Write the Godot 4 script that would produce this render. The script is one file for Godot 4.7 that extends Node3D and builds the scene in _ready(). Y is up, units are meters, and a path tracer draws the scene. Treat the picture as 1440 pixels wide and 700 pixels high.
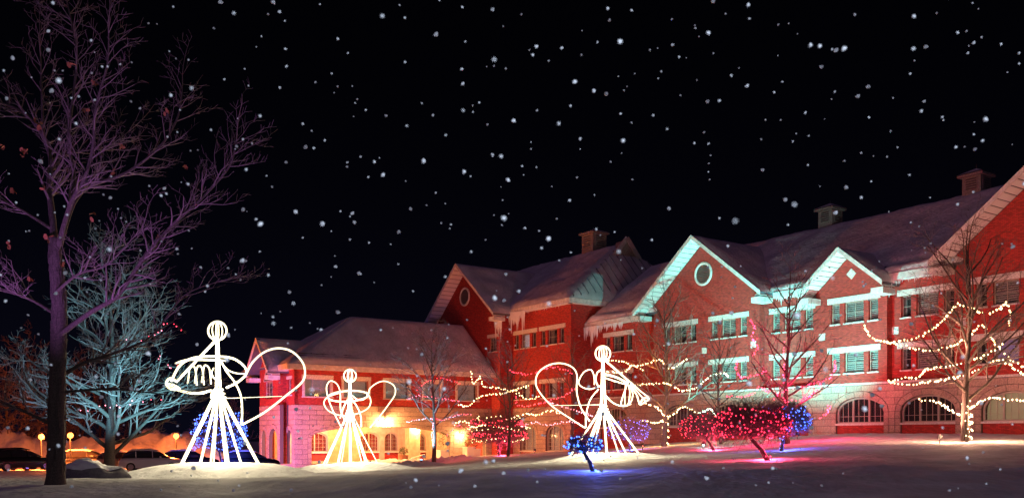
extends Node3D
# A snowy evening in front of a brick building with Christmas lights.
# The camera looks along -Z from EYE; pixels of the 1440 x 700 photograph give directions, and each thing's
# distance comes from the snow or the wall that it touches.

const EYE := Vector3(0, 1.6, 0)
const FOCAL := 1300.0
const HORIZON := 617.0
var rng := RandomNumberGenerator.new()
var noise := FastNoiseLite.new()
var M := {}
var used := {}
# frame of the building: x to the right along the facade, y up from eye height, z out of the facade
var TF := Transform3D(Basis(Vector3(0.5649, 0, 0.82516), Vector3.UP, Vector3(-0.82516, 0, 0.5649)), Vector3(26, 1.6, -65))

class MB:
	var v := PackedVector3Array()
	var n := PackedVector3Array()
	var ix := PackedInt32Array()
	func face(p: Array) -> void:   # convex polygon, counter-clockwise seen from outside
		var nn: Vector3 = (p[1] - p[0]).cross(p[2] - p[0])
		if nn.length_squared() < 1e-14 and p.size() > 3:
			nn = (p[2] - p[0]).cross(p[3] - p[0])
		nn = nn.normalized()
		var b := v.size()
		for q in p:
			v.append(q)
			n.append(nn)
		for i in range(1, p.size() - 1):
			ix.append(b)
			ix.append(b + i + 1)
			ix.append(b + i)
	func box(lo: Vector3, hi: Vector3, xf := Transform3D.IDENTITY) -> void:
		var c := []
		for i in 8:
			c.append(xf * Vector3(hi.x if i & 1 else lo.x, hi.y if i & 2 else lo.y, hi.z if i & 4 else lo.z))
		for f in [[4, 5, 7, 6], [1, 0, 2, 3], [5, 1, 3, 7], [0, 4, 6, 2], [6, 7, 3, 2], [0, 1, 5, 4]]:
			face([c[f[0]], c[f[1]], c[f[2]], c[f[3]]])
	func bar(a: Vector3, b: Vector3, w: float, h: float, up := Vector3.UP) -> void:   # straight bar of section w x h
		var d := b - a
		var z := d.normalized()
		var x := up.cross(z).normalized()
		if x.length() < 0.5:
			x = Vector3.RIGHT
		var y := z.cross(x)
		box(Vector3(-w / 2, -h / 2, 0), Vector3(w / 2, h / 2, d.length()), Transform3D(Basis(x, y, z), a))
	func block(w: float, h: float, d: float, bev: float) -> void:   # a bevelled stone, face at z = d
		var o := [Vector3(0, 0, 0), Vector3(w, 0, 0), Vector3(w, h, 0), Vector3(0, h, 0)]
		var m := [Vector3(0, 0, d - bev), Vector3(w, 0, d - bev), Vector3(w, h, d - bev), Vector3(0, h, d - bev)]
		var t := [Vector3(bev, bev, d), Vector3(w - bev, bev, d), Vector3(w - bev, h - bev, d), Vector3(bev, h - bev, d)]
		face(t)
		for i in 4:
			var j := (i + 1) % 4
			face([m[i], m[j], t[j], t[i]])
			face([o[i], o[j], m[j], m[i]])
	func prism(poly: PackedVector2Array, W: Transform3D, z0: float, z1: float) -> void:
		if Geometry2D.is_polygon_clockwise(poly):
			poly = poly.duplicate()
			poly.reverse()
		var tr := Geometry2D.triangulate_polygon(poly)
		for i in range(0, tr.size(), 3):
			var q := []
			for k in 3:
				q.append(poly[tr[i + k]])
			if (q[1] - q[0]).cross(q[2] - q[0]) < 0:
				q = [q[0], q[2], q[1]]
			face([W * Vector3(q[0].x, q[0].y, z1), W * Vector3(q[1].x, q[1].y, z1), W * Vector3(q[2].x, q[2].y, z1)])
			face([W * Vector3(q[0].x, q[0].y, z0), W * Vector3(q[2].x, q[2].y, z0), W * Vector3(q[1].x, q[1].y, z0)])
		for i in poly.size():
			var a := poly[i]
			var b := poly[(i + 1) % poly.size()]
			face([W * Vector3(a.x, a.y, z0), W * Vector3(b.x, b.y, z0), W * Vector3(b.x, b.y, z1), W * Vector3(a.x, a.y, z1)])
	func tube(p: Array, r: Array, sides := 6, closed := false, cap := true) -> void:
		var base := v.size()
		var m := p.size()
		var up := Vector3.UP
		var d0: Vector3 = (p[1] - p[0]).normalized()
		if absf(d0.y) > 0.9:
			up = Vector3.RIGHT
		var x := up.cross(d0).normalized()
		for i in m:
			var d: Vector3
			if closed:
				d = p[(i + 1) % m] - p[(i + m - 1) % m]
			else:
				d = p[mini(i + 1, m - 1)] - p[maxi(i - 1, 0)]
			d = d.normalized()
			x = (x - d * x.dot(d)).normalized()
			var y := d.cross(x)
			var rr: float = r[mini(i, r.size() - 1)]
			for k in sides:
				var a := TAU * k / sides
				var nn := x * cos(a) + y * sin(a)
				v.append(p[i] + nn * rr)
				n.append(nn)
		for i in (m if closed else m - 1):
			var j := (i + 1) % m
			for k in sides:
				var l := (k + 1) % sides
				var a := base + i * sides + k
				var b := base + i * sides + l
				var c := base + j * sides + l
				var d := base + j * sides + k
				ix.append_array([a, c, b, a, d, c])
		if cap and not closed and sides > 3:
			var e0 := []
			var e1 := []
			for k in sides:
				e0.append(v[base + sides - 1 - k])
				e1.append(v[base + (m - 1) * sides + k])
			face(e0)
			face(e1)
	func twig(a: Vector3, b: Vector3, ra: float, rb: float) -> void:
		var d := (b - a).normalized()
		var x := d.cross(Vector3(0.31, 0.9, 0.17)).normalized()
		var y := d.cross(x)
		var base := v.size()
		for k in 3:
			var w := x * cos(TAU * k / 3) + y * sin(TAU * k / 3)
			v.append(a + w * ra)
			n.append(w)
			v.append(b + w * rb)
			n.append(w)
		for k in 3:
			var i := base + 2 * k
			var j := base + 2 * ((k + 1) % 3)
			ix.append_array([i, j + 1, j, i, i + 1, j + 1])
	func ball(c: Vector3, r: Vector3, su := 8, sv := 6) -> void:
		var base := v.size()
		for j in sv + 1:
			var f := PI * j / sv
			for i in su:
				var a := TAU * i / su
				var q := Vector3(sin(f) * cos(a), cos(f), sin(f) * sin(a))
				v.append(c + q * r)
				n.append((q / r).normalized())
		for j in sv:
			for i in su:
				var k := (i + 1) % su
				var a := base + j * su + i
				var b := base + j * su + k
				ix.append_array([a, b + su, b, a, a + su, b + su])
	func bulb(c: Vector3, r: float) -> void:   # octahedron
		var q := [c + Vector3(r, 0, 0), c + Vector3(0, 0, r), c - Vector3(r, 0, 0), c - Vector3(0, 0, r)]
		var t := c + Vector3(0, r, 0)
		var b := c - Vector3(0, r * 1.3, 0)
		for i in 4:
			var j := (i + 1) % 4
			face([q[j], q[i], t])
			face([q[i], q[j], b])
	func grid(nu: int, nv: int, f: Callable) -> void:   # smooth sheet, f(i, j) gives a point
		var base := v.size()
		for j in nv + 1:
			for i in nu + 1:
				v.append(f.call(i, j))
				n.append(Vector3.ZERO)
		for j in nv:
			for i in nu:
				var a := base + j * (nu + 1) + i
				var b := a + 1
				var c := b + nu + 1
				var d := a + nu + 1
				ix.append_array([a, c, b, a, d, c])
				var w := (v[c] - v[a]).cross(v[d] - v[b])
				for k in [a, b, c, d]:
					n[k] += w
		for k in range(base, v.size()):
			n[k] = n[k].normalized()
	func mesh() -> ArrayMesh:
		var a := []
		a.resize(Mesh.ARRAY_MAX)
		a[Mesh.ARRAY_VERTEX] = v
		a[Mesh.ARRAY_NORMAL] = n
		a[Mesh.ARRAY_INDEX] = ix
		var m := ArrayMesh.new()
		m.add_surface_from_arrays(Mesh.PRIMITIVE_TRIANGLES, a)
		return m

# ---------------------------------------------------------------- nodes
func numbered(called: String) -> String:
	if not used.has(called):
		used[called] = 0
		return called
	used[called] += 1
	return "%s_%03d" % [called, used[called]]

func thing(called: String, label: String, category: String, at := Transform3D.IDENTITY, group := "", kind := "") -> Node3D:
	var o := Node3D.new()
	o.name = numbered(called)
	add_child(o)
	o.transform = at
	tag(o, label, category, group, kind)
	return o

func tag(o: Node, label: String, category: String, group := "", kind := "") -> void:
	if label:
		o.set_meta("label", label)
	if category:
		o.set_meta("category", category)
	if group:
		o.set_meta("group", group)
	if kind:
		o.set_meta("kind", kind)

func part(parent: Node, called: String, mb, m: Material, at := Transform3D.IDENTITY) -> MeshInstance3D:
	var o := MeshInstance3D.new()
	o.name = called if parent != self else numbered(called)
	o.mesh = mb.mesh() if mb is MB else mb
	o.material_override = m
	parent.add_child(o, true)
	o.transform = at
	return o

func stuff(o: Node) -> void:
	o.set_meta("kind", "stuff")

# ---------------------------------------------------------------- materials
func mat(r: float, g: float, b: float, rough := 0.9, tex := "", scale := 1.0) -> StandardMaterial3D:
	var m := StandardMaterial3D.new()
	m.albedo_color = Color(r, g, b).linear_to_srgb()
	m.roughness = rough
	m.cull_mode = BaseMaterial3D.CULL_DISABLED
	if tex:
		m.albedo_texture = T[tex]
		m.uv1_triplanar = true
		m.uv1_scale = Vector3.ONE * scale
	return m

func glow(r: float, g: float, b: float, e: float) -> StandardMaterial3D:
	var m := mat(0.6, 0.6, 0.6, 0.6)
	m.emission_enabled = true
	m.emission = Color(r, g, b).linear_to_srgb()
	m.emission_energy_multiplier = e
	return m

var T := {}
func tex(img: Image) -> ImageTexture:
	img.generate_mipmaps()
	return ImageTexture.create_from_image(img)

func noise_tex(freq: float, lo: float, hi: float, sd: int, size := 512) -> ImageTexture:
	var f := FastNoiseLite.new()
	f.seed = sd
	f.frequency = freq
	f.fractal_octaves = 5
	var im := f.get_seamless_image(size, size)
	im.convert(Image.FORMAT_RGB8)
	for y in size:
		for x in size:
			var c := lo + (hi - lo) * im.get_pixel(x, y).r
			im.set_pixel(x, y, Color(c, c, c))
	return tex(im)

func make_textures() -> void:
	T.grain = noise_tex(0.02, 0.72, 1.0, 3)
	T.bark = noise_tex(0.03, 0.45, 1.0, 5)
	T.patch = noise_tex(0.008, 0.8, 1.0, 9)
	# brick courses, 8 cm high, 24 cm long: the texture covers 1.92 m x 1.92 m
	var im := Image.create(576, 576, false, Image.FORMAT_RGB8)
	var r := RandomNumberGenerator.new()
	r.seed = 4
	im.fill(Color(0.62, 0.56, 0.52))
	for j in 24:
		for i in 8:
			var t := r.randf_range(0.74, 1.0)
			var c := Color(t, t * r.randf_range(0.9, 1.0), t * r.randf_range(0.86, 1.0))
			im.fill_rect(Rect2i((i * 72 + (36 if j % 2 else 0) + 3) % 576, j * 24 + 2, 67, 20), c)
			if j % 2 and i == 7:
				im.fill_rect(Rect2i(0, j * 24 + 2, 34, 20), c)
	T.brick = tex(im)

func make_materials() -> void:
	M.brick = mat(0.44, 0.045, 0.036, 0.85, "brick", 1.0 / 1.92)
	M.mortar = mat(0.1, 0.075, 0.065, 0.95)
	M.stones = [mat(0.46, 0.34, 0.28, 0.9, "grain", 0.7), mat(0.42, 0.31, 0.26, 0.9, "grain", 0.7), mat(0.5, 0.37, 0.3, 0.9, "grain", 0.7)]
	M.plaster = mat(0.52, 0.4, 0.3, 0.9, "patch", 0.3)
	M.trim = mat(0.7, 0.7, 0.68, 0.55, "patch", 0.5)
	M.soffit = mat(0.66, 0.67, 0.66, 0.6)
	M.stone_trim = mat(0.7, 0.67, 0.64, 0.8, "grain", 0.7)
	M.deck = mat(0.07, 0.07, 0.09, 0.5)
	M.rib = mat(0.16, 0.16, 0.2, 0.45)
	M.snow = mat(0.84, 0.85, 0.88, 0.75, "patch", 0.13)
	var nf := FastNoiseLite.new()
	nf.seed = 21
	nf.frequency = 0.035
	nf.fractal_octaves = 4
	var ni := nf.get_seamless_image(512, 512)
	ni.convert(Image.FORMAT_RGBA8)
	ni.bump_map_to_normal_map(6.0)
	M.snow.normal_enabled = true
	M.snow.normal_texture = tex(ni)
	M.snow.normal_scale = 0.6
	M.frame = mat(0.3, 0.27, 0.23, 0.5)
	M.blind = mat(0.78, 0.79, 0.76, 0.6)
	M.room = mat(0.05, 0.045, 0.04, 0.9)
	M.curtain = mat(0.4, 0.38, 0.36, 0.9)
	M.glass = mat(0.02, 0.025, 0.03, 0.04)
	M.glass.transparency = BaseMaterial3D.TRANSPARENCY_ALPHA
	M.glass.albedo_color.a = 0.22
	M.lit_blind = glow(0.62, 0.55, 0.2, 0.28)
	M.lit_room = glow(0.6, 0.9, 0.75, 0.09)
	M.lit_warm = glow(1.0, 0.85, 0.55, 0.5)
	M.blue_room = glow(0.05, 0.1, 0.8, 0.45)
	M.lit_white = glow(0.8, 0.85, 1.0, 0.7)
	M.ice = mat(0.8, 0.84, 0.9, 0.25)
	M.ice.transparency = BaseMaterial3D.TRANSPARENCY_ALPHA
	M.ice.albedo_color.a = 0.8
	M.cupola = mat(0.42, 0.38, 0.33, 0.8, "grain", 0.6)
	M.louver = mat(0.14, 0.13, 0.12, 0.7)
	M.metal = mat(0.06, 0.06, 0.065, 0.45)
	M.bark = mat(0.15, 0.105, 0.085, 0.95, "bark", 1.2)
	M.twig = mat(0.16, 0.115, 0.1, 0.9)
	M.leaf = mat(0.3, 0.1, 0.03, 0.8)
	M.wire = mat(0.02, 0.03, 0.02, 0.8)
	M.rope = glow(1.0, 0.86, 0.52, 2.0)
	M.warm = glow(1.0, 0.68, 0.3, 6.0)
	M.red = glow(1.0, 0.02, 0.06, 4.5)
	M.pink = glow(1.0, 0.25, 0.3, 4.5)
	M.blue = glow(0.04, 0.14, 1.0, 6.0)
	M.ice_white = glow(0.8, 0.85, 1.0, 5.0)

# ---------------------------------------------------------------- pixels and places
func at(px: float, py: float, d: float) -> Vector3:
	return EYE + Vector3((px - 720.0) / FOCAL, (HORIZON - py) / FOCAL, -1) * d

const COLS := [-300, 0, 150, 300, 420, 600, 700, 800, 1000, 1200, 1440, 1800]
const ROWS := {
	24: [679, 678, 677, 676, 674, 668, 666, 664, 660, 658, 657, 657],
	30: [676, 675, 674, 673, 671, 665, 661, 657, 650, 644, 642, 642],
	38: [672, 671, 670, 669, 668, 662, 655, 650, 641, 632, 629, 628],
	48: [668, 668, 667, 666, 664, 659, 650, 644, 634, 622, 619, 618],
	60: [663, 663, 663, 663, 661, 656, 646, 640, 627, 611, 609, 608],
	75: [661, 661, 661, 660, 659, 653, 642, 637, 621, 609, 607, 606],
	90: [655, 657, 658, 658, 657, 650, 640, 635, 617, 606, 605, 604],
	110: [646, 648, 652, 655, 655, 646, 639, 632, 612, 604, 604, 604],
	160: [634, 634, 638, 642, 642, 638, 633, 628, 612, 608, 608, 608],
	700: [621, 621, 621, 621, 621, 621, 621, 621, 619, 618, 618, 618],
}
var row_d := []
var mounds := []

func row_height(r: int, px: float) -> float:
	var d: float = row_d[r]
	if d < 20.0:
		return -1.62 + 0.014 * d
	var y: Array = ROWS[int(d)]
	var c := 0
	while c < COLS.size() - 2 and px > COLS[c + 1]:
		c += 1
	var t := clampf((px - COLS[c]) / float(COLS[c + 1] - COLS[c]), 0, 1)
	t = t * t * (3 - 2 * t) * 0.5 + t * 0.5
	return (HORIZON - lerpf(y[c], y[c + 1], t)) * d / FOCAL

func ground(x: float, z: float) -> float:   # height of the snow in world metres
	if row_d.is_empty():
		row_d = [0.0, 17.0]
		for k in ROWS:
			row_d.append(float(k))
	var d := maxf(-z, 0.0)
	var px := 720.0 + FOCAL * x / maxf(d, 12.0)
	var r := 0
	while r < row_d.size() - 2 and d > row_d[r + 1]:
		r += 1
	var t := clampf((d - row_d[r]) / (row_d[r + 1] - row_d[r]), 0, 1)
	# cubic through the four rows around
	var p1 := row_height(r, px)
	var p2 := row_height(r + 1, px)
	var s0: float = (p2 - row_height(maxi(r - 1, 0), px)) / (row_d[r + 1] - row_d[maxi(r - 1, 0)])
	var s1: float = (row_height(mini(r + 2, row_d.size() - 1), px) - p1) / (row_d[mini(r + 2, row_d.size() - 1)] - row_d[r])
	var w: float = row_d[r + 1] - row_d[r]
	var h := (2 * t * t * t - 3 * t * t + 1) * p1 + (t * t * t - 2 * t * t + t) * w * s0 + (3 * t * t - 2 * t * t * t) * p2 + (t * t * t - t * t) * w * s1
	for m in mounds:
		var q := Vector2((x - m[0].x) / m[1], (z - m[0].z) / m[2]).length_squared()
		if q < 1.0:
			var e: float = 1.0 - q
			h += m[3] * e * e * (3 - 2 * e)
	return EYE.y + h + 0.05 * noise.get_noise_2d(x * 9, z * 9) * clampf(d / 15.0, 0.3, 2.0)

func hit(px: float, py: float, from := 17.0) -> Vector3:   # where the sight line through a pixel meets the snow
	var d := from
	while d < 200:
		var p := at(px, py, d)
		if p.y < ground(p.x, p.z):
			return Vector3(p.x, ground(p.x, p.z), p.z)
		d += 0.15
	return at(px, py, 60)

func on_snow(px: float, d: float, sink := 0.0) -> Vector3:
	var p := at(px, HORIZON, d)
	return Vector3(p.x, ground(p.x, p.z) - sink, p.z)

# ---------------------------------------------------------------- scene
func _ready() -> void:
	rng.seed = 11
	noise.seed = 7
	noise.frequency = 0.05
	# camera: level, with the lens shifted up as the photograph's horizon asks
	var cam := Camera3D.new()
	cam.projection = Camera3D.PROJECTION_FRUSTUM
	cam.near = 0.1
	cam.far = 1500.0
	cam.size = 0.1 * 700.0 / FOCAL
	cam.frustum_offset = Vector2(0, 0.1 * (HORIZON - 350.0) / FOCAL)
	cam.position = EYE
	add_child(cam)
	cam.current = true
	# night sky, and the dim violet glow of the clouded night
	var sky_mat := ProceduralSkyMaterial.new()
	sky_mat.sky_top_color = Color(0.004, 0.004, 0.008)
	sky_mat.sky_horizon_color = Color(0.03, 0.03, 0.075)
	sky_mat.sky_curve = 0.12
	sky_mat.ground_bottom_color = Color(0.01, 0.01, 0.02)
	sky_mat.ground_horizon_color = Color(0.02, 0.02, 0.05)
	sky_mat.sun_angle_max = 1.0
	var sky := Sky.new()
	sky.sky_material = sky_mat
	var env := Environment.new()
	env.background_mode = Environment.BG_SKY
	env.sky = sky
	env.tonemap_mode = Environment.TONE_MAPPER_LINEAR
	env.tonemap_exposure = 1.12
	env.sdfgi_enabled = true
	env.ssao_enabled = true
	env.ssil_enabled = true
	var we := WorldEnvironment.new()
	we.environment = env
	var lens := CameraAttributesPhysical.new()   # snowflakes close to the lens are out of focus
	lens.frustum_focal_length = 30.0
	lens.exposure_aperture = 3.0
	lens.frustum_focus_distance = 50.0
	we.camera_attributes = lens
	add_child(we)
	var sky_glow := DirectionalLight3D.new()  # wide directional light for the violet sky glow
	sky_glow.name = "night_glow"
	sky_glow.light_color = Color(0.9, 0.66, 0.95)
	sky_glow.light_energy = 0.022
	sky_glow.light_angular_distance = 45.0
	sky_glow.shadow_enabled = true
	sky_glow.look_at_from_position(Vector3(-30, 50, 25), Vector3.ZERO)
	add_child(sky_glow)
	make_textures()
	make_materials()
	mounds = [
		[at(305, 617, 31), 3.9, 3.2, 0.5], [at(493, 617, 48), 3.8, 2.6, 0.42], [at(850, 617, 39.5), 3.0, 2.6, 0.3],
	]
	build_ground()
	build_wing()
	build_middle()
	build_pavilion()
	build_trees()
	build_angels()
	build_bushes()
	build_parking()
	build_small()
	build_lamps()
	build_snowfall()

# ---------------------------------------------------------------- ground
func build_ground() -> void:
	var xs := []
	var zs := []
	var x := -420.0
	while x < 420.0:
		xs.append(x)
		x += clampf(absf(x - 5.0) * 0.09 - 2.6, 0.5, 40.0)
	var z := 30.0
	while z > -720.0:
		zs.append(z)
		z -= 6.0 if z > -6 else (0.45 if z > -60 else (0.8 if z > -112 else clampf((-z - 100) * 0.12, 1.0, 60.0)))
	var mb := MB.new()
	mb.grid(xs.size() - 1, zs.size() - 1, func(i, j): return Vector3(xs[i], ground(xs[i], zs[j]), zs[j]))
	var o := part(self, "snow_ground", mb, M.snow)
	tag(o, "smooth snow covering the lawn in front of the building", "snow", "", "structure")

# ---------------------------------------------------------------- building parts
func bframe(org: Vector3) -> Transform3D:
	return TF * Transform3D(Basis.IDENTITY, org)

func wall(mb: MB, W: Transform3D, a0: float, a1: float, b0: float, b1: float, holes: Array, thick := 0.3) -> void:
	var xs := [a0, a1]
	var ys := [b0, b1]
	for h in holes:
		for q in [h.position.x, h.end.x]:
			if q > a0 and q < a1 and not xs.has(q):
				xs.append(q)
		for q in [h.position.y, h.end.y]:
			if q > b0 and q < b1 and not ys.has(q):
				ys.append(q)
	xs.sort()
	ys.sort()
	for i in xs.size() - 1:
		for j in ys.size() - 1:
			var c := Vector2((xs[i] + xs[i + 1]) / 2, (ys[j] + ys[j + 1]) / 2)
			var open := false
			for h in holes:
				if h.has_point(c):
					open = true
			if open:
				continue
			mb.face([W * Vector3(xs[i], ys[j], 0), W * Vector3(xs[i + 1], ys[j], 0), W * Vector3(xs[i + 1], ys[j + 1], 0), W * Vector3(xs[i], ys[j + 1], 0)])
			mb.face([W * Vector3(xs[i + 1], ys[j], -thick), W * Vector3(xs[i], ys[j], -thick), W * Vector3(xs[i], ys[j + 1], -thick), W * Vector3(xs[i + 1], ys[j + 1], -thick)])
	for r in [Rect2(a0, b0, a1 - a0, b1 - b0)]:
		reveal(mb, W, [Vector2(a0, b0), Vector2(a1, b0), Vector2(a1, b1), Vector2(a0, b1)], thick)
	for h in holes:
		reveal(mb, W, [h.position, Vector2(h.position.x, h.end.y), h.end, Vector2(h.end.x, h.position.y)], thick)

func reveal(mb: MB, W: Transform3D, p: Array, thick: float) -> void:
	for i in p.size():
		var a: Vector2 = p[i]
		var b: Vector2 = p[(i + 1) % p.size()]
		mb.face([W * Vector3(a.x, a.y, -thick), W * Vector3(b.x, b.y, -thick), W * Vector3(b.x, b.y, 0), W * Vector3(a.x, a.y, 0)])

func arch(a0: float, a1: float, b0: float, spring: float, top: float, segs := 14) -> PackedVector2Array:
	var p := PackedVector2Array([Vector2(a0, b0), Vector2(a1, b0)])
	for i in segs + 1:
		var u := cos(PI * i / segs)
		p.append(Vector2((a0 + a1) / 2 + (a1 - a0) / 2 * u, spring + (top - spring) * sqrt(maxf(0, 1 - u * u))))
	return p

# courses of single stones on a wall, cut round its openings, with wedge stones over the arches
var stone_mesh := {}
func stones(node: Node3D, org: Vector3, W: Transform3D, a0: float, a1: float, b0: float, b1: float, arches: Array, course := 0.48, long := 1.2, most := 300) -> void:
	var cut := []
	var L := Transform3D(Basis.IDENTITY, -org) * W
	for q in arches:
		cut.append(arch(q[0] - 0.42, q[1] + 0.42, q[2], q[3], q[4] + 0.45))
		var inner := arch(q[0], q[1], q[2], q[3], q[4], q[5] if q.size() > 5 else 9)
		var outer := arch(q[0] - 0.4, q[1] + 0.4, q[2], q[3], q[4] + 0.43, q[5] if q.size() > 5 else 9)
		for i in range(2, inner.size() - 1):
			var poly := PackedVector2Array([inner[i], inner[i + 1], outer[i + 1], outer[i]])
			var sh := Geometry2D.offset_polygon(poly, -0.016)
			if sh.size():
				var mb := MB.new()
				mb.prism(sh[0], L, -0.1, 0.055)
				part(node, "wedge_stone", mb, M.stones[i % 3])
		var hgt: float = q[3] - q[2]
		var nj := maxi(1, roundi(hgt / course))
		for s in [0, 1]:
			for j in nj:
				var x0: float = q[0] - 0.4 if s == 0 else q[1]
				var mb := MB.new()
				mb.block(0.385, hgt / nj - 0.03, 0.15, 0.012)
				part(node, "jamb_stone", mb, M.stones[(j + s) % 3], L * Transform3D(Basis.IDENTITY, Vector3(x0 + 0.005, q[2] + j * hgt / nj + 0.015, -0.1)))
	var count := 0
	var j := 0
	var b := b0
	while b < b1 - 0.05:
		var bt := minf(b + course, b1)
		var a := a0 - (long / 2 if j % 2 else 0.0)
		while a < a1 - 0.03:
			var x0 := maxf(a, a0) + 0.016
			var x1 := minf(a + long, a1) - 0.016
			a += long
			if x1 - x0 < 0.06:
				continue
			var poly := PackedVector2Array([Vector2(x0, b + 0.016), Vector2(x1, b + 0.016), Vector2(x1, bt - 0.016), Vector2(x0, bt - 0.016)])
			var out := [poly]
			var touched := false
			for c in cut:
				var nxt := []
				for p in out:
					if Geometry2D.intersect_polygons(p, c).size():
						touched = true
						for q in Geometry2D.clip_polygons(p, c):
							if not Geometry2D.is_polygon_clockwise(q):
								nxt.append(q)
					else:
						nxt.append(p)
				out = nxt
			var m: Material = M.stones[rng.randi() % 3]
			var proud := rng.randf_range(0.0, 0.02)
			if not touched:
				var key := "%.2f %.2f" % [x1 - x0, bt - b]
				if not stone_mesh.has(key):
					var sm := MB.new()
					sm.block(x1 - x0, bt - b - 0.032, 0.15, 0.014)
					stone_mesh[key] = sm.mesh()
				part(node, "stone", stone_mesh[key], m, L * Transform3D(Basis.IDENTITY, Vector3(x0, b + 0.016, -0.115 + proud)))
				count += 1
			else:
				for p in out:
					var ar := 0.0
					for k in p.size():
						ar += p[k].cross(p[(k + 1) % p.size()]) / 2
					if absf(ar) > 0.015:
						var mb := MB.new()
						mb.prism(p, L, -0.1, 0.03 + proud)
						part(node, "stone", mb, m)
						count += 1
		b += course
		j += 1

# what lies behind the stones: a mortar wall with arched openings and their reveals
func backing(mb: MB, W: Transform3D, a0: float, a1: float, b0: float, b1: float, arches: Array, thick := 0.35) -> void:
	var holes := []
	for q in arches:
		holes.append(Rect2(q[0], q[2], q[1] - q[0], q[4] - q[2]))
	var at0 := W * Transform3D(Basis.IDENTITY, Vector3(0, 0, -0.02))
	wall(mb, at0, a0, a1, b0, b1, holes, thick)
	for q in arches:
		var op := arch(q[0], q[1], q[2], q[3], q[4])
		var bb := PackedVector2Array([Vector2(q[0], q[3]), Vector2(q[1], q[3]), Vector2(q[1], q[4] - 0.002), Vector2(q[0], q[4] - 0.002)])
		for p in Geometry2D.clip_polygons(bb, op):
			mb.prism(p, at0, -thick, -0.004)

# a window as a part: frame > pane, muntins, blind; all sizes share their meshes
var window_mesh := {}
func window(node: Node3D, org: Vector3, W: Transform3D, a: float, b: float, w: float, h: float, look := "blind", cols := 2, rows := 3) -> MeshInstance3D:
	var key := "%.2f %.2f %d %d" % [w, h, cols, rows]
	if not window_mesh.has(key):
		var f := MB.new()
		f.box(Vector3(0, 0, 0), Vector3(0.06, h, 0.1))
		f.box(Vector3(w - 0.06, 0, 0), Vector3(w, h, 0.1))
		f.box(Vector3(0.06, 0, 0), Vector3(w - 0.06, 0.06, 0.1))
		f.box(Vector3(0.06, h - 0.06, 0), Vector3(w - 0.06, h, 0.1))
		var p := MB.new()
		p.box(Vector3(0.05, 0.05, 0.03), Vector3(w - 0.05, h - 0.05, 0.04))
		var mu := MB.new()
		for i in range(1, cols):
			var x := 0.06 + (w - 0.12) * i / cols
			mu.box(Vector3(x - 0.02, 0.06, 0.045), Vector3(x + 0.02, h - 0.06, 0.08))
		for i in range(1, rows):
			var y := 0.06 + (h - 0.12) * i / rows
			mu.box(Vector3(0.06, y - 0.017, 0.047), Vector3(w - 0.06, y + 0.017, 0.075))
		var bl := MB.new()
		var n := int(h / 0.14)
		for i in n:
			var y := 0.04 + (h - 0.08) * (i + 0.5) / n
			bl.box(Vector3(0.03, -0.006, -0.05), Vector3(w - 0.03, 0.006, 0.05), Transform3D(Basis(Vector3.RIGHT, 1.15), Vector3(0, y, -0.06)))
		var bk := MB.new()
		bk.box(Vector3(0.02, 0.02, -0.35), Vector3(w - 0.02, h - 0.02, -0.3))
		var cu := MB.new()
		for s in [0.0, w * 0.72]:
			for i in 3:
				cu.box(Vector3(s + i * w * 0.09, 0.03, -0.14 - 0.03 * (i % 2)), Vector3(s + (i + 1) * w * 0.09, h - 0.03, -0.12 - 0.03 * (i % 2)))
		window_mesh[key] = [f.mesh(), p.mesh(), mu.mesh() if cols > 1 or rows > 1 else null, bl.mesh(), bk.mesh(), cu.mesh()]
	var s: Array = window_mesh[key]
	var o := part(node, "window", s[0], M.frame, Transform3D(Basis.IDENTITY, -org) * W * Transform3D(Basis.IDENTITY, Vector3(a, b, -0.28)))
	part(o, "pane", s[1], M.glass)
	if s[2]:
		part(o, "muntins", s[2], M.frame)
	match look:
		"blind":
			part(o, "blind", s[3], M.blind)
			part(o, "room", s[4], M.room)
		"dark":
			part(o, "curtain", s[5], M.curtain)
			part(o, "room", s[4], M.room)
		_:
			if look != "lit_room":
				part(o, "blind", s[3], M.blind)
			part(o, "lit_room", s[4], M[look])
	return o

const TRI := [[0.27, 0.75], [1.42, 1.6], [3.42, 0.77]]
func triple_holes(a: float, top: float) -> Array:
	var h := []
	for t in TRI:
		h.append(Rect2(a + t[0], top - 1.92, t[1], 1.5))
	return h

func triple(node: Node3D, org: Vector3, W: Transform3D, a: float, top: float, looks := ["blind", "blind", "blind"]) -> void:
	var L := Transform3D(Basis.IDENTITY, -org) * W
	var mb := MB.new()
	mb.box(Vector3(a, top - 0.42, -0.1), Vector3(a + 4.4, top, 0.07), L)
	part(node, "lintel", mb, M.stone_trim)
	for i in 3:
		var t: Array = TRI[i]
		window(node, org, W, a + t[0], top - 1.92, t[1], 1.5, looks[i], 2 if i == 1 else 1, 2)
		mb = MB.new()
		mb.box(Vector3(a + t[0] - 0.07, top - 2.02, -0.2), Vector3(a + t[0] + t[1] + 0.07, top - 1.92, 0.08), L)
		part(node, "sill", mb, M.stone_trim)

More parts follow.
